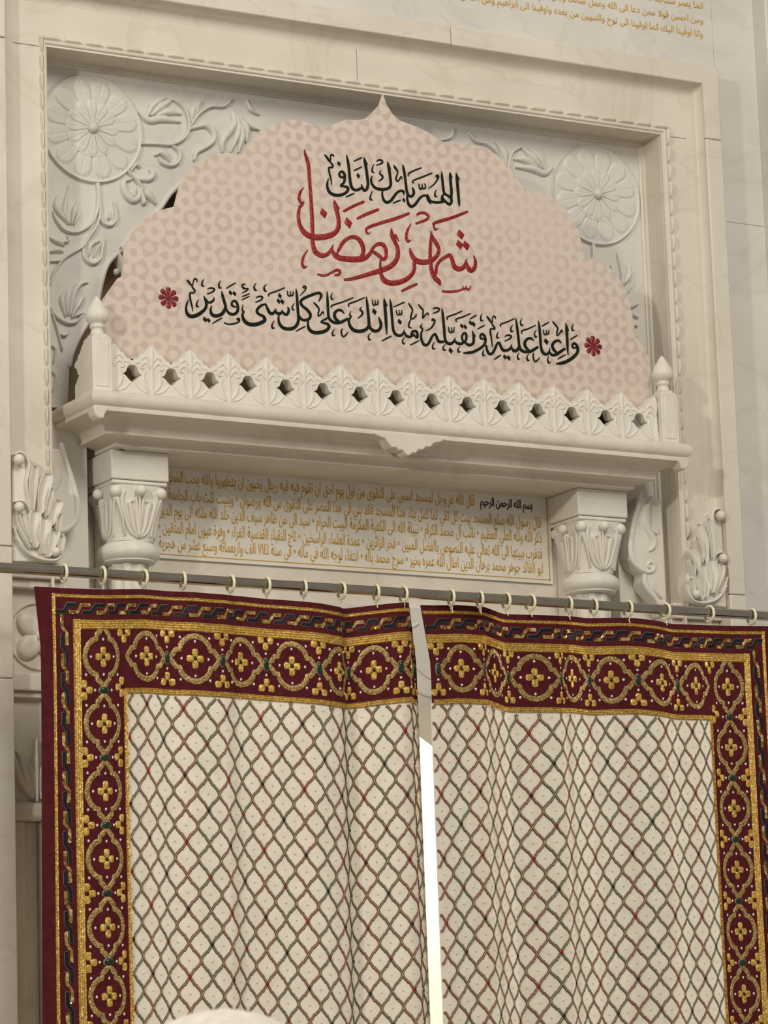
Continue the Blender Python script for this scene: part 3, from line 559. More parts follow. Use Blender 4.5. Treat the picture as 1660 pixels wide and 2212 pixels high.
lf = '''358,98,8 368,170,28 380,260,30 390,350,30 400,430,30 420,475,34 470,498,36 540,490,36 617,443,32|390,440,22 360,490,28 325,488,26|570,362,10 540,338,28 495,345,32 465,390,34 475,440,34 512,480,26|590,183,14 510,220,18 432,248,18 430,282,10|432,98,6 412,140,16 427,182,20 447,175,8|600,238,6 580,280,16 592,322,20 614,312,8
395,508,6 378,550,16 387,587,20 407,580,8|512,523,6 490,560,16 502,602,20 524,595,8|570,518,12 565,560,18 582,610,18 610,605,20 644,566,8|752,548,6 738,590,16 750,630,20 772,622,8|1050,163,6 1030,205,16 1037,242,20 1060,240,8|628,128,8 638,200,28 648,300,30 655,400,30 665,470,32 695,520,34 735,525,32 758,490,20 760,458,8
760,500,18 790,535,32 840,530,34 900,490,36 942,463,30|900,392,10 870,365,28 825,375,32 795,420,34 810,470,34 847,510,26|670,192,12 710,168,18 752,143,14|685,233,8 695,285,16 720,290,16 720,238,8|720,285,14 745,285,18 752,238,8|800,138,14 825,170,20 858,215,18 850,260,18 852,302,16 880,280,16 905,240,18 914,272,6|860,584,12 905,558,18 952,533,14
955,156,8 965,220,32 970,320,32 975,420,30 982,537,10|965,190,20 990,247,6|1085,452,18 1040,445,24 1035,415,24 1055,395,28 1085,420,30 1100,470,32 1085,520,36 1030,575,40 950,620,40 890,635,36 846,640,22|1010,352,12 1048,328,18 1087,303,14'''
lfd = [(722, 375, 36, 42)]
def letters(name, label, sets, m, th):
    w = MB()
    for i, (s, dots, o) in enumerate(sets):
        f0 = pxmap(*o, BDY)
        cnt = 0
        for p in parse(s.replace('\n', '|')):
            cnt += 1; e = 1.2e-5*(cnt % 40)
            stroke(w, p, th+e, f0, FLAT, k=5)
        for x, y, a, b in dots:
            dome(w, [(x-a*.35, y-b), (x+a*.8, y-b*.02), (x+a*.3, y+b), (x-a*.8, y+b*.02)], (x, y), th, f0, ((1, 0), (.97, .7), (.8, 1)))
    o = fixn(obj(name, w, m, board, 30)); o['label'] = label; return o
TH = .0015
letters('red_lettering', 'glittering red lettering', [(red, redd, RA)], M_RED, TH)
letters('upper_lettering', 'dark green upper line of lettering', [(line1, l1d, RB)], M_GREEN, TH)
letters('lower_lettering', 'dark green lower line of lettering', [(lc, lcd, RC), (ld, ldd, RD), (le, led, RE), (lf, lfd, RF)], M_GREEN, TH)
for cx, cy, rot in ((364, 643.5, 0), (1282, 747.5, 0)):
    w = MB(); c = at(cx, cy, BDY)
    for k in range(8):
        a = PI/4*k+rot; d = np.array([math.cos(a), math.sin(a)]); n = np.array([-d[1], d[0]])
        o = [c[[0, 2]]+d*r+n*t for r, t in ((.004, .0012), (.014, .0050), (.019, .0062), (.0232, .0052), (.0252, 0), (.0232, -.0052), (.019, -.0062), (.014, -.0050), (.004, -.0012))]
        dome(w, o, tuple(c[[0, 2]]+d*.017), TH, lambda a, b, h: (a, BDY-h, b), ((1, 0), (.95, .7), (.75, 1)))
    dome(w, ell((c[0], c[2]), .006, .006), (c[0], c[2]), TH*.9, lambda a, b, h: (a, BDY-h, b))
    obj('star_flower', w, M_STAR, board, 30)
for o in board.children:
    if o.name.startswith('star_flower'): fixn(o); o['label'] = 'crimson eight-petal flower'

# ------------------------------------------------------------------ small gilded inscriptions
FORMS = {}
for cp in range(0xFE80, 0xFEFD):
    d = unicodedata.decomposition(chr(cp)).split()
    if len(d) == 2: FORMS.setdefault(chr(int(d[1], 16)), {})[d[0]] = chr(cp)
def shape(s):
    s = s.replace('لا', '\uFEFB'); out = []
    def dual(c): return c in FORMS and '<initial>' in FORMS[c]
    for i, c in enumerate(s):
        prev = i > 0 and dual(s[i-1])
        if c == '\uFEFB': out.append('\uFEFC' if prev else c); continue
        if c not in FORMS: out.append(c); continue
        nxt = i+1 < len(s) and (s[i+1] in FORMS or s[i+1] == '\uFEFB') and dual(c) and s[i+1] != 'ء'
        k = '<medial>' if prev and nxt and '<medial>' in FORMS[c] else '<final>' if prev and '<final>' in FORMS[c] else '<initial>' if nxt else '<isolated>'
        out.append(FORMS[c].get(k, c))
    return ''.join(out[::-1])
def text_mesh(s, x0, x1, z0, z1, Y, depth=.0008, off=.008):
    """a line of writing fitted between x0..x1 (right aligned) and z0..z1 on the plane at depth Y"""
    cu = bpy.data.curves.new('line', 'FONT'); cu.body = shape(s); cu.resolution_u = 2; cu.extrude = .02; cu.offset = off
    o = bpy.data.objects.new('line', cu); COL.objects.link(o)
    dg = bpy.context.evaluated_depsgraph_get(); me = o.evaluated_get(dg).to_mesh()
    v = np.empty(len(me.vertices)*3); me.vertices.foreach_get('co', v); v = v.reshape(-1, 3)
    fs = [tuple(p.vertices) for p in me.polygons]
    bpy.data.objects.remove(o); bpy.data.curves.remove(cu)
    a0, a1 = v[:, 0].min(), v[:, 0].max(); b0, b1 = -.25, .80
    w = MB(); w.add(np.stack([x0+(v[:, 0]-a0)/(a1-a0)*(x1-x0), Y-depth*(v[:, 2]+.02)/.04, z0+(v[:, 1]-b0)/(b1-b0)*(z1-z0)], 1), fs)
    return w
ins = thing('inscription_panel', 'marble tablet with five gilded lines and a dark heading in the recess below the ledge', 'inscription', (XC, INS_Y, 3.02))
IX0, IX1, IZ0, IZ1 = -.530, .528, 3.024, 3.2285
w = MB(); w.box(IX0-.008, IX1+.008, INS_Y-.006, INS_Y, IZ0-.008, IZ1+.003); obj('tablet', w, M_WHITE, ins, 30)
w = MB(); yb = INS_Y-.0066
for a in ((IX0, IX1, IZ1-.0035, IZ1), (IX0, IX1, IZ0, IZ0+.0022), (IX0, IX0+.003, IZ0, IZ1), (IX1-.003, IX1, IZ0, IZ1)): w.box(a[0], a[1], yb, yb+.001, a[2], a[3])
obj('gilded_border', w, M_GOLDINK, ins, 0)
rows = ['قال الله عز وجل لمسجد اسس على التقوى من اول يوم احق ان تقوم فيه فيه رجال يحبون ان يتطهروا والله يحب المطهرين',
        'قال رسول الله صلع المسجد بيت كل تقي لما كمل بناء هذا المسجد فقد بني في هذا المصر على التقوى من الله ورضوان • وبنيت ثلث باب الجامعة في',
        'ذكر الله ولله العلي العظيم • نائب آل محمد الكرام • نبيلة الله الى الكعبة المكرمة البيت الحرام • سيد الى من ظاهر سيف الدين خلد الله ملكه الى يوم الدين',
        'فتقرب ببيتها الى الله تعالى عليه النصوص بالفضل المبين • فخر الزائرين • عمدة العلماء الراسخين • تاج النقباء القدسية الغراء • وفرة عيون امام المتقين •',
        'ابو القائد جوهر محمد برهان الدين اطال الله عمره بخير • سرج محمد باله • ابتغاء لوجه الله في ماله • في سنة ١٤١٧ الف واربعمائة وسبع عشر من هجرية']
fr = [.135, .335, .515, .705, .880]
for i, s in enumerate(rows):
    zc = IZ1-fr[i]*(IZ1-IZ0); x1 = .325 if i == 0 else .508
    obj('gilded_line', text_mesh(s, IX0+.022, x1, zc-.0180, zc+.0205, INS_Y-.006), M_GOLDINK, ins, 0)
zc = IZ1-.135*(IZ1-IZ0)
o = obj('heading', text_mesh('بسم الله الرحمن الرحيم', .340, .486, zc-.013, zc+.016, INS_Y-.006, off=.028), M_BLACK, ins, 0); o['label'] = 'dark brown heading'
wi = thing('wall_inscription', 'faint gilded lines of writing on the grey marble wall above the frame', 'inscription', (.4, .022, 4.40))
pr = [at(1519, y, .022) for y in (76, 46, 15)]
up = ['وانا اوفينا اليك كما اوفينا الى نوح والنبيين من بعده واوفينا الى ابراهيم', 'ومن احسن قولا ممن دعا الى الله وعمل صالحا وقال انني من المسلمين', 'انما يعمر مساجد الله من آمن بالله واليوم الآخر واقام الصلوة وآتى الزكوة']
for p, s, s2 in zip(pr, up, up[1:]+up[:1]):
    obj('gilded_line', text_mesh(s+' '+s2, -.25, p[0], p[2]-.0115, p[2]+.0135, .022), M_GOLDINK, wi, 0)

# ------------------------------------------------------------------ columns
def bellfn(cx, cy):
    def hw(z):
        t = (z-3.028)/(3.150-3.028); return .0535+.0015*math.sin(PI*t)+.0110*max(0, t)**2.2, 2.2+5*max(0, t)**2
    def f(a, z, h=0.0):
        r, e = hw(z); c, s = math.cos(a), math.sin(a)
        k = (abs(c)**e+abs(s)**e)**(-1/e); k = (r+h)*k
        return (cx+k*c, cy+k*s, z)
    return f
def column(q, lab):
    cx = -.6145 if q == 0 else .5995; cy = .0700
    t = thing('column', 'white marble column with leafy capital carrying the %s end of the ledge' % lab, 'column', (cx, cy, 0))
    w = MB(); w.box(cx-.0700, cx+.0700, 0, .139, 3.1600, 3.2250); obj('abacus', w, M_WHITE, t, 30, .003)
    w = MB(); w.box(cx-.0670, cx+.0670, .003, .139, 3.1500, 3.1590); obj('necking', w, M_WHITE, t, 30, .003)
    w = MB(); w.box(cx-.050, cx+.050, .10, .139, 2.7, 3.150); obj('pilaster', w, M_WHITE, t, 30, .004)
    B = bellfn(cx, cy); w = MB(); zs = [3.028+(3.150-3.028)*i/16 for i in range(17)]
    w.grid(lambda a, z: B(a, z), [2*PI*i/64 for i in range(64)], zs, cu=True); cap = fixn(obj('capital', w, M_WHITE, t, 180))
    for k in range(4):                                # leaf in the middle of each face, four lobes with curled tips
        a0 = PI/2*k; w = MB(); f = lambda a, b, h: B(a0+a/.055, b, h)
        for s in (-1, 1):
            stroke(w, [(s*.002, 3.042, .006), (s*.004, 3.075, .008), (s*.006, 3.105, .007), (s*.007, 3.122, .003)], .006, f)
            stroke(w, [(s*.004, 3.038, .006), (s*.013, 3.060, .009), (s*.017, 3.090, .009), (s*.020, 3.110, .008), (s*.014, 3.114, .005)], .007, f)
            stroke(w, [(s*.003, 3.034, .005), (s*.020, 3.048, .007), (s*.029, 3.080, .008), (s*.033, 3.115, .008), (s*.029, 3.134, .004)], .006, f)
            stroke(w, [(s*.030, 3.040, .004), (s*.036, 3.090, .006), (s*.043, 3.125, .008), (s*.046, 3.139, .008)], .006, f)
        stroke(w, [(0, 3.036, .005), (0, 3.08, .006), (0, 3.126, .005)], .008, f)
        fixn(obj('leaf', w, M_WHITE, cap, 180))
        w = MB(); p = B(a0, 3.1365, .009); w.ball(p, .0120); fixn(obj('ball', w, M_WHITE, cap, 180))
        w = MB(); p = B(a0+PI/4, 3.1350, -.001); w.ball(p, .0145); fixn(obj('volute', w, M_WHITE, cap, 180))
    w = MB(); w.lathe([(.050, 3.031), (.056, 3.026), (.0665, 3.018), (.0705, 3.006), (.0685, 2.995), (.060, 2.988), (.0605, 2.985), (.056, 2.982), (.040, 2.981)], (cx, cy, 0), 48); fixn(obj('astragal', w, M_WHITE, t, 50))
    w = MB(); w.lathe([(.0455, 2.982), (.0455, 2.0), (.0455, 0)], (cx, cy, 0), 96, lambda a, z: 1-.10*(abs(math.sin(4*a+.4)) < .80)*(1-(math.sin(4*a+.4)/.8)**2)**.5 if abs(math.sin(4*a+.4)) < .8 else 1.0); fixn(obj('fluted_shaft', w, M_WHITE, t, 30))
column(0, 'left'); column(1, 'right')

# ------------------------------------------------------------------ scroll brackets beside the columns
def bracket(mirror, lab):
    t = thing('scroll_bracket', 'flat S-shaped marble bracket with scrolled edge behind the %s column' % lab, 'bracket', mir((.77, .05, 2.95)) if mirror else (.77, .05, 2.95))
    f = pxmap(1160, 960, 3.32, .034, mirror, -.042)
    ol = [(770, 235), (745, 310), (712, 440), (678, 580), (656, 720), (668, 825), (715, 895), (765, 930), (760, 985), (785, 1045), (840, 1105), (880, 1165), (905, 1230), (935, 1230), (925, 1000), (905, 600), (885, 235)]
    w = MB(); w.prism([(p[0], min(p[2], 3.2235)) for p in (f(a, b, 0) for a, b in ol)], .034, SIDE_Y-.0005); fixn(obj('body', w, M_WHITE, t, 30, .002))
    w = MB(); e = [(748, 345, 34), (728, 440, 36), (694, 580, 36), (674, 720, 36), (688, 820, 36), (730, 880, 34), (790, 915, 32), (835, 905, 28), (842, 865, 24), (815, 842, 22), (795, 865, 20), (810, 890, 14)]
    stroke(w, e, .005, f); stroke(w, [(775, 940, 24), (775, 985, 32), (800, 1040, 34), (850, 1095, 34), (890, 1160, 30)], .005, f)
    stroke(w, [(830, 1000, 14), (850, 1050, 26), (890, 1100, 14)], .007, f); fixn(obj('rolled_edge', w, M_WHITE, t, 180))
    w = MB(); stroke(w, [(820, 380, 20), (795, 450, 50), (785, 540, 70), (800, 610, 50), (840, 680, 44), (840, 730, 34), (810, 765, 12)], .006, f)
    stroke(w, [(800, 600, 14), (850, 640, 20), (850, 610, 10)], .008, f); fixn(obj('leaf', w, M_WHITE, t, 180))
bracket(False, 'right'); bracket(True, 'left')

# ------------------------------------------------------------------ acanthus corbels at the foot of the frame
def corbel(mirror, lab):
    base = at(80, 1210, -.03)
    t = thing('acanthus_corbel', 'carved acanthus leaf corbel with round knobs at the %s foot of the frame' % lab, 'corbel', mir(tuple(base)) if mirror else tuple(base))
    Yc = -.030; f = pxmap(0, 900, 4.15, Yc, mirror); k = 0
    w = MB(); ol = [(112, 330), (170, 330), (235, 380), (255, 470), (330, 520), (400, 530), (430, 650), (470, 760), (512, 800), (520, 1000), (540, 1070), (552, 1180), (520, 1275), (480, 1300), (112, 1300)]
    w.prism([(p[0], p[2]) for p in (f(a, b, 0) for a, b in ol)], Yc, .012); fixn(obj('body', w, M_WHITE, t, 30, .003))
    w = MB()
    for p in ('120,345,14 160,325,30 215,352,34 243,430,34 236,520,30 222,610,24 240,750,20 262,830,12', '120,770,12 165,760,26 220,785,30 250,830,28 262,870,14',
              '130,1090,20 180,1170,30 260,1245,34 380,1290,36 500,1285,36 553,1200,32 545,1070,12', '130,900,10 150,980,26 200,1080,30 260,1180,20', '112,1000,10 140,1080,26 190,1160,20'):
        stroke(w, parse(p)[0], .014, f)
    fixn(obj('stem', w, M_WHITE, t, 180))
    for bx, by, r in ((150, 395, .0125), (152, 820, .0115), (480, 1222, .0105)):
        w = MB(); p = f(bx, by, .012); w.ball(p, r); fixn(obj('knob', w, M_WHITE, t, 180))
    lobe = [(270, 840, 295, 450, 64), (345, 860, 412, 522, 100), (395, 890, 437, 650, 58), (440, 970, 512, 760, 90), (497, 1060, 513, 880, 46), (300, 1160, 298, 850, 100), (375, 1210, 388, 915, 110), (420, 1240, 478, 1020, 100), (515, 1240, 536, 1075, 60), (250, 1130, 175, 880, 60)]
    for x0, y0, x1, y1, wd in lobe:
        w = MB(); mx, my = (x0*.45+x1*.55)-wd*.12, y0*.45+y1*.55
        wd *= 1.22; stroke(w, [(x0, y0, wd*.5), (mx, my, wd), (x1*.82+mx*.18, y1*.82+my*.18, wd*.86), (x1, y1, wd*.22)], .019, f, [(-1, 0), (-.96, .8), (-.82, 1), (-.64, .86), (-.3, .5), (0, .38), (.3, .5), (.64, .86), (.82, 1), (.96, .8), (1, 0)], hw=.35)
        fixn(obj('leaf_lobe', w, M_WHITE, t, 60))
corbel(False, 'left'); corbel(True, 'right')

# ------------------------------------------------------------------ carved pilasters below the corbels
def pilaster(mirror, lab):
    X0, X1 = -.9402, -.800
    t = thing('carved_pilaster', 'carved marble door pilaster partly hidden behind the %s curtain' % lab, 'pilaster', mir((-.875, .0, 0)) if mirror else (-.875, .0, 0))
    def part(name, boxes, extra=None, bev=.003):
        w = MB()
        for b in boxes: w.box(*b)
        if extra: extra(w)
        if mirror: w.v = [mir(p) for p in w.v]
        return fixn(obj(name, w, M_WARM, t, 50, bev))
    Yp = .03
    part('cornice_band', [(X0, X1, -.005, .10, 2.925, 2.962), (X0, X1, .008, .10, 2.905, 2.925)])
    mp = lambda a, b, h: (a, Yp-h, b)
    def flower(w):
        c = (-.852, 2.805)
        for k in range(4):
            a = PI/4+PI/2*k; cc = (c[0]+.032*math.cos(a), c[1]+.032*math.sin(a)); dome(w, ell(cc, .034, .026, 18, a), cc, .014, mp)
        dome(w, ell(c, .012, .012), c, .020, mp)
        stroke(w, [(c[0]+.072*math.cos(i*PI/16), c[1]+.072*math.sin(i*PI/16), .006) for i in range(33)], .006, mp, k=1, smooth=False)
    part('flower_block', [(X0, X1, Yp, .10, 2.72, 2.905)], flower, 0)
    part('moulding', [(X0, X1, .005, .10, 2.682, 2.72), (X0, X1, .015, .10, 2.668, 2.682)])
    def leafcap(w):
        for s in (-1, 1):
            for dx, hgt, wd in ((.012, .06, .020), (.034, .085, .022), (.058, .10, .020)):
                x = -.865+s*dx*.6
                stroke(w, [(-.865+s*.01, 2.455, .010), (x, 2.49, wd), (-.865+s*dx, 2.455+hgt, wd*.8), (-.865+s*(dx+.012), 2.455+hgt+.012, .006)], .014, mp)
        stroke(w, [(-.865, 2.45, .012), (-.865, 2.52, .018), (-.865, 2.58, .006)], .016, mp)
    part('leaf_capital', [(X0, X1, Yp, .10, 2.445, 2.668)], leafcap, 0)
    part('astragal', [(X0, X1, .008, .10, 2.405, 2.445)], None, .012)
    part('fluted_shaft', [(X0, -.888, Yp, .10, 0, 2.405), (-.888, -.855, Yp+.012, .10, 0, 2.405), (-.855, X1, Yp, .10, 0, 2.405)])
pilaster(False, 'left'); pilaster(True, 'right')

# ------------------------------------------------------------------ curtain rod and rings
RODY = -.25; rz = at(830, 1278.5, RODY)[2]; RR = .0112
rod = MB()
rod.tube([(-1.45, RODY, rz), (1.30, RODY, rz)], RR, 28)
t = thing('curtain_rod', 'polished steel curtain rod running across above the two curtains', 'curtain rod', (0, RODY, rz))
fixn(obj('rod', rod, M_STEEL, t, 60))
for x in (-1.40, 1.27):
    w = MB(); w.tube([(x, RODY, rz-.014), (x, -.16, rz-.014)], .008, 12); w.box(x-.02, x+.02, -.21 if x < 0 else -.172, -.16, rz-.05, rz+.02); obj('wall_bracket', w, M_STEEL, t, 40)
RPX = [142, 226, 314, 399, 502, 580, 660, 742, 817, 876, 979, 1041, 1098, 1150, 1233, 1287, 1361, 1441, 1537, 1628]
ORD = ['first', 'second', 'third', 'fourth', 'fifth', 'sixth', 'seventh', 'eighth', 'ninth', 'tenth']
proto = None
for i, x in enumerate(RPX):
    px, zz = at(x-4, 1226+105*x/1660, RODY)[[0, 2]]
    lab = ('cream plastic curtain ring on the rod above the %s curtain, %s from the left' % (('left', ORD[i]) if i < 10 else ('right', ORD[i-10])))
    if proto is None:
        proto = thing('curtain_ring', lab, 'curtain ring', (px, RODY, rz-.0035), 'cream rings on the curtain rod')
        b = np.array([px, RODY, rz-.0035]); w = MB()
        w.tube([b+np.array([0, .0178*math.cos(a), .0178*math.sin(a)]) for a in (2*PI*k/40 for k in range(40))], .0032, 10, True); fixn(obj('hoop', w, M_IVORY, proto, 180))
        w = MB(); w.tube([b+np.array([0, .0042*math.cos(a), -.0225+.0042*math.sin(a)]) for a in (2*PI*k/16 for k in range(16))], .0014, 8, True); w.tube([b+np.array([0, -.002, -.026]), b+np.array([0, -.006, -.034])], .0012, 8)
        fixn(obj('hook_eye', w, M_IVORY, proto, 180)); r = proto
    else:
        r = copy_tree(proto); r.location = (px, RODY, rz-.0035); r['label'] = lab
    r.rotation_euler = (0, 0, math.radians(random.uniform(-9, 9)))

# ------------------------------------------------------------------ curtains
def pchip(xs, ys):
    xs, ys = np.array(xs, float), np.array(ys, float); h = np.diff(xs); d = np.diff(ys)/h; m = np.zeros(len(xs))
    for i in range(1, len(xs)-1):
        if d[i-1]*d[i] > 0:
            w1, w2 = 2*h[i]+h[i-1], h[i]+2*h[i-1]; m[i] = (w1+w2)/(w1/d[i-1]+w2/d[i])
    m[0], m[-1] = d[0], d[-1]
    def f(x):
        i = int(np.clip(np.searchsorted(xs, x)-1, 0, len(xs)-2)); t = (x-xs[i])/h[i]
        return ys[i]*(2*t**3-3*t*t+1)+h[i]*m[i]*(t**3-2*t*t+t)+ys[i+1]*(-2*t**3+3*t*t)+h[i]*m[i+1]*(t**3-t*t)
    return f
def surface(kn, sgn):
    """kn: (u, px, py, depth) measured along the middle of the top border; S(u, v, h) is a point h in front of the cloth"""
    W = [(k[0], at(k[1], k[2], k[3])) for k in kn]; us = [k[0] for k in W]
    fx, fy, fz = (pchip(us, [k[1][c] for k in W]) for c in range(3))
    def S(u, v, h=0.0):
        e = .003; X, Y = fx(u), fy(u)
        tx, ty = (fx(u+e)-fx(u-e))*sgn, (fy(u+e)-fy(u-e))*sgn; l = math.hypot(tx, ty)+1e-9
        g = min(1, max(0, v-.2)/.8)
        if u < .1: X -= sgn*.008*g*min(1, max(0, -u+.02)/.05)
        if u > 1.14: X -= (.021 if sgn < 0 else .013)*min(1, (u-1.14)/.05)*max(0, (.115-v)/.13)
        if u < 0: X -= sgn*.013*min(1, -u/.03)*max(0, (.11-v)/.125)
        Y += .004*g*math.sin(7*u+3*v)
        z = fz(u)-(v-.126)
        return (X+ty/l*h, Y-tx/l*h, z)
    return S
V_END = 1.32
def curtain(name, label, kn, sgn, uend, u0red, vred, shear, ulist_top, ulist_jewel, nkeys):
    S = surface(kn, sgn); c = S(uend*.5, .3); base = (c[0], c[1], S(.1, V_END)[2])
    T = thing(name, label, 'curtain', base)
    F = lambda m: fixn(m)
    um = [k[0] for k in kn]; ulo = um[0]
    def grid_obj(nm, u0, u1, v0, v1, h, m, n=.006):
        w = MB(); nu = max(2, int((u1-u0)/n)); nv = max(2, int((v1-v0)/.03))
        us = [u0+(u1-u0)*i/nu for i in range(nu+1)]; vs = [v0+(v1-v0)*i/nv for i in range(nv+1)]
        w.grid(lambda u, v: S(u, v, h), us, vs); return w
    # cloth: maroon border (top and outer side) and cream field
    w = grid_obj('b', ulo, uend, -.0165, .200, 0, None); w2 = grid_obj('b', ulo, .200, .200, V_END, 0, None)
    w.add(w2.v, w2.f); F(obj('border_cloth', w, M_MAROON, T, 180))
    w = grid_obj('f', .195, uend+.003, .196, V_END, -.0012, None, .004); F(obj('field_cloth', w, M_CREAM, T, 180))
    # braids
    def sub(a, b, st): n = max(1, int(abs(b-a)/st)); return [a+(b-a)*i/n for i in range(n+1)]
    def braid(nm, d, wid, n, h, uE):
        w = MB(); sec = cords(n)
        stroke(w, [(u, d, wid) for u in sub(d-wid/2, uE, .006)], h, S, sec, smooth=False, cap=0)
        stroke(w, [(d, v, wid) for v in sub(d-wid/2, V_END-.001, .02)], h, S, sec, smooth=False, cap=0)
        return F(obj(nm, w, M_BRAID, T, 60))
    braid('outer_braid', 0, .0080, 2, .0030, uend-.003); braid('wide_braid', .0585, .0205, 4, .0036, uend-.001); braid('inner_braid', .1985, .0115, 3, .0032, uend-.006)
    # key pattern
    def key(cu, cv, vert, m, nm):
        pl = [(-.0275, -.0078), (-.0060, -.0078), (.0060, .0078), (.0275, .0078)] if not vert else [(-.0320, -.0060), (-.0070, -.0060), (.0070, .0060), (.0320, .0060)]
        w = MB()
        p = [(cu+a, cv-sgn*b) for a, b in pl] if not vert else [(cu+sgn*b, cv+a) for a, b in pl]
        stroke(w, [(a, b, .0088) for a, b in p], .0018, S, FLAT, smooth=False, cap=0.05); k = F(obj(nm, w, m, T, 30))
        if m is M_NAVY:
            w = MB(); stroke(w, [(a, b, .0101) for a, b in p], .0008, S, FLAT, smooth=False, cap=0.12); F(obj('key_edging', w, M_JRIM, k, 30))
    ku = [.030+.0355*i for i in range(200)]
    for i, u in enumerate(ku):
        if u+.026 > uend-.004: break
        key(u, .0255, False, M_NAVY if i % 2 == 0 else M_GSEQ, 'navy_key' if i % 2 == 0 else 'gold_key')
    for i in range(60):
        v = .072+.0408*i
        if v > V_END-.05: break
        key(.0255, v, True, M_NAVY if i % 2 else M_GSEQ, 'navy_key' if i % 2 else 'gold_key')
    # medallions
    quarter = [(0, .0625), (.0090, .0540), (.0185, .0460), (.0190, .0375), (.0285, .0350), (.0395, .0255), (.0462, .0135), (.0486, 0)]
    def med(cu, cv, horiz):
        loop = quarter+[(a, -b) for a, b in quarter[::-1][1:]]
        loop = loop+[(-a, b) for a, b in loop[::-1][1:]]
        q = [(cu+(b if horiz else a), cv+(a if horiz else b)) for a, b in loop]
        w = MB(); stroke(w, [(a, b, .0122) for a, b in q], .0016, S, FLAT, smooth=False, cap=0); F(obj('medallion_ring', w, M_RING, T, 30))
        flower(cu, cv, (0, 1, 2, 3))
        for a, b in ((.033, 0), (-.033, 0), (0, .037), (0, -.037)): seq.append((cu+a, cv+b))
    def flower(cu, cv, petals, m='flower'):
        w = MB(); pet = []
        for k in petals:
            a = PI/2*k; d = (math.cos(a), math.sin(a)); n = (-d[1], d[0])
            o = [(cu+d[0]*r+n[0]*t, cv+d[1]*r+n[1]*t) for r, t in ((.0035, .0035), (.0075, .0072), (.0150, .0080), (.0195, .0070), (.0215, .0040), (.0215, -.0040), (.0195, -.0070), (.0150, -.0080), (.0075, -.0072), (.0035, -.0035))]
            dome(w, o, (cu+d[0]*.0135, cv+d[1]*.0135), .0024, S, ((1, 0), (.93, .7), (.72, .95)))
        f = F(obj(m, w, M_PETAL, T, 60))
        w = MB(); dome(w, ell((cu, cv), .0040, .0040, 12), (cu, cv), .0045, S); F(obj('flower_stone', w, M_JGREEN if len(petals) == 4 else M_MAROON, f, 60))
    def jewel(cu, cv, horiz):
        a, b = (.0068, .0130) if horiz else (.0130, .0068)
        pts = [(cu+a*np.sign(math.cos(t))*abs(math.cos(t))**.75, cv+b*np.sign(math.sin(t))*abs(math.sin(t))**.75) for t in (2*PI*i/24 for i in range(24))]
        pr_ = [(cu+(x-cu)*1.16, cv+(y-cv)*1.13) for x, y in pts]
        w = MB(); dome(w, pts, (cu, cv), .0052, S); j = F(obj('green_jewel', w, M_JGREEN, T, 60))
        w = MB(); dome(w, pr_, (cu, cv), .0024, S); F(obj('jewel_rim', w, M_JRIM, j, 60))
    seq = []
    med(.126, .126, False)
    for u in ulist_top: med(u, .126, True)
    for u in ulist_jewel:
        jewel(u, .126, True); flower(u, .126-.0515, (1, 0, 2), 'half_flower'); flower(u, .126+.0515, (3, 0, 2), 'half_flower')
        for a, b in ((0, .023), (0, -.023), (.040, .045), (-.040, .045), (.040, -.045), (-.040, -.045)): seq.append((u+a*.85, .126+b))
    for k in range(1, 10):
        v = .126+.14*k
        if v > V_END-.08: break
        med(.126, v, False)
    for k in range(9):
        v = .196+.14*k
        if v > V_END-.06: break
        jewel(.126, v, False)
        flower(.126-.0515, v, (0, 1, 3), 'half_flower'); flower(.126+.0515, v, (2, 1, 3), 'half_flower') if k > 0 else flower(.126+.060, v-.006, (2, 1, 3), 'half_flower')
        for a, b in ((.024, 0), (-.024, 0), (.046, .032), (-.046, .032), (.046, -.032), (-.046, -.032)): seq.append((.126+a, v+b))
    flower(.196, .0760, (1, 0, 2), 'half_flower')
    # pearl sequins on the border
    w = MB()
    for u, v in seq:
        if u < uend-.006: dome(w, ell((u, v), .0030, .0034, 8), (u, v), .0026, S, ((1, 0), (.7, .8)))
    o = F(obj('border_sequins', w, M_SEQ, T, 60)); o['kind'] = 'stuff'
    # lattice of the field
    H = .0556; vs0 = lambda u: vred+shear*(u-u0red)
    hw = [(0, .0), (.06, .10), (.13, .23), (.195, .345), (.222, .365), (.242, .535), (.285, .59), (.33, .74), (.40, .89), (.46, .965), (.5, .985)]
    hw = hw+[(1-a, b) for a, b in hw[::-1][1:]]
    okuv = lambda u, v: .2045 < u < uend+.001 and .205 < v < V_END-.003
    dots = []
    for kind, m in ((0, M_LRED), (1, M_LGREEN)):
        w = MB(); wl = MB()
        for k in range(-2, 24):
            if k % 2 != kind: continue
            uc = u0red+H*k
            if uc-H/2 > uend or uc+H/2 < .2: continue
            for sd in (-1, 1):
                run = []
                for r in range(-2, 17):
                    for a, b in hw[:-1]:
                        u = uc+sd*b*H/2; v = vs0(u)+.07*(r+a); run.append((u, v))
                seg = []
                for p in run+[None]:
                    if p is not None and okuv(*p): seg.append(p)
                    else:
                        if len(seg) > 1:
                            stroke(w, [(a, b, .0062) for a, b in seg], .0010, S, [(-1, 0), (-.8, .9), (.8, .9), (1, 0)], smooth=False, cap=0)
                            stroke(wl, [(a, b, .0021) for a, b in seg], .0014, S, [(-1, 0), (-.6, 1), (.6, 1), (1, 0)], smooth=False, cap=0)
                        seg = []
            for r in range(-2, 17):
                v = vs0(uc)+.07*r
                if okuv(uc, v) and ((r % 2 == 0) == (kind == 0)): dots.append((uc, v, ((k//2)+(r//2)) % 2))
        p_ = F(obj('rust_lattice' if kind == 0 else 'green_lattice', w, m, T, 60)); F(obj('lattice_core', wl, M_LMID, p_, 60))
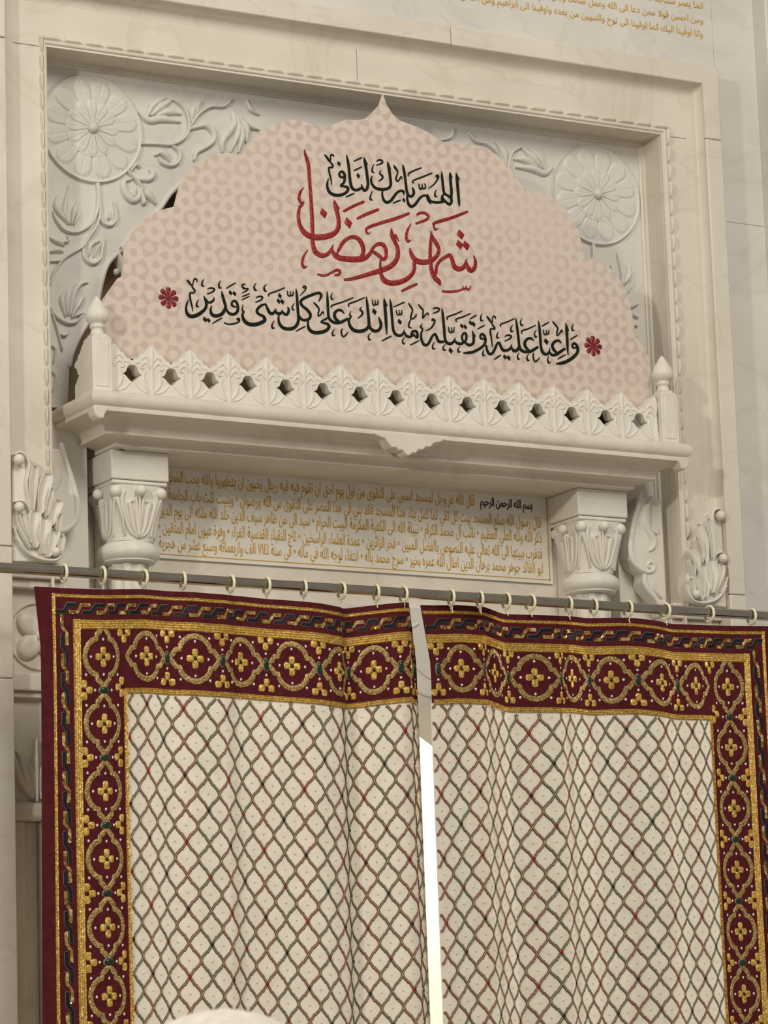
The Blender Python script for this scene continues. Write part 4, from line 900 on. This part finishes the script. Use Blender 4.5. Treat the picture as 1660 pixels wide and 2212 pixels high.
    for u, v, c_ in dots:
        w = MB(); dome(w, ell((u, v), .0042, .0046, 10), (u, v), .0036, S); F(obj('ruby_bead' if c_ else 'black_bead', w, M_BEADR if c_ else M_BEADD, T, 60))
    w = MB()
    for k in range(-2, 24):
        uc = u0red+H*k
        for r in range(-2, 17):
            for uu, vv in ((uc, vs0(uc)+.07*(r+.5)), (uc+H/2, vs0(uc+H/2)+.07*r)):
                if okuv(uu, vv): dome(w, ell((uu, vv), .0021, .0024, 7), (uu, vv), .0018, S, ((1, 0), (.7, .8)))
    o = F(obj('field_sequins', w, M_SEQ, T, 60)); o['kind'] = 'stuff'
    return T
KL = [(-.0345, 88, 1415, -.272), (0, 118.3, 1416, -.274), (.0255, 140, 1417, -.275), (.0585, 167, 1418, -.276), (.126, 223.5, 1419, -.277), (.196, 268, 1418, -.270), (.266, 317, 1417.5, -.262), (.336, 361, 1421, -.264), (.406, 422, 1423, -.276), (.476, 481, 1427, -.277), (.546, 520, 1430.5, -.265), (.616, 575, 1435.5, -.268), (.686, 631, 1439, -.278), (.756, 690, 1444, -.286), (.826, 734, 1451, -.276), (.896, 753, 1454, -.240), (.966, 808, 1447.5, -.250), (1.036, 866, 1441, -.258), (1.062, 885, 1440, -.250), (1.150, 888, 1444, -.196), (1.176, 896, 1446, -.190), (1.192, 900.5, 1447, -.196)]
curtain('curtain', 'left beaded curtain with cream lattice field and maroon and gold border', KL, 1, 1.192, .2635, .2265, .05, [.266, .406, .546, .686, .826, .966, 1.106], [.336, .476, .616, .756, .896, 1.036, 1.176], 0)
KR = [(-.0300, 1679, 1484, -.272), (0, 1655, 1484, -.274), (.0255, 1637, 1484, -.275), (.0585, 1617, 1484, -.276), (.126, 1573, 1484, -.277), (.196, 1535, 1483, -.274), (.266, 1504.6, 1482, -.262), (.336, 1464.3, 1481, -.258), (.406, 1431.6, 1475, -.246), (.476, 1378.8, 1469, -.250), (.546, 1320.7, 1469, -.262), (.616, 1273.6, 1470, -.262), (.686, 1236.9, 1466, -.246), (.756, 1212.8, 1465, -.226), (.826, 1155.9, 1464, -.236), (.896, 1098.3, 1463, -.250), (.966, 1069.9, 1454, -.232), (1.036, 1047, 1446.5, -.212), (1.106, 996.9, 1444, -.222), (1.176, 946.5, 1446, -.236), (1.198, 931, 1446, -.240)]
curtain('curtain', 'right beaded curtain with cream lattice field and maroon and gold border', KR, -1, 1.198, .290, .2310, .035, [.266, .406, .546, .686, .826, .966, 1.106], [.336, .476, .616, .756, .896, 1.036, 1.176], 0)

# ------------------------------------------------------------------ onlooker whose cap just enters the frame
D = 3.2
d = (478-PCX)/FPX*RV-(2180-PCY)/FPX*UV+WV; top = CAMP+d*D
px, py, pz = top
t = thing('person', 'person in a white cap, only the blurred crown showing at the bottom edge', 'person', (px, py, 0))
w = MB(); w.lathe([(.0, 0), (.20, 0), (.21, .3), (.19, .9), (.20, 1.2), (.215, 1.36), (.16, 1.45), (.065, 1.485), (.058, 1.52), (.075, 1.55), (.080, pz-.13), (.078, pz-.07), (.05, pz-.03), (0, pz-.022)], (px, py, 0), 32, lambda a, z: 1)
b = fixn(obj('body', w, M_SKIN, t, 180))
w = MB(); w.lathe([(.21, .02), (.222, .3), (.20, .9), (.21, 1.2), (.226, 1.36), (.17, 1.457), (.075, 1.492), (.07, 1.50)], (px, py, 0), 32); fixn(obj('robe', w, M_ROBE, t, 180))
w = MB(); w.lathe([(.091, pz-.090), (.091, pz-.060), (.080, pz-.035), (.066, pz-.0215), (.050, pz-.0115), (.030, pz-.004), (.012, pz-.0006), (0, pz)], (px, py, 0), 40, lambda a, z: 1+.03*math.sin(9*a)); fixn(obj('cap', w, M_CAP, t, 180))
bpy.context.view_layer.update()
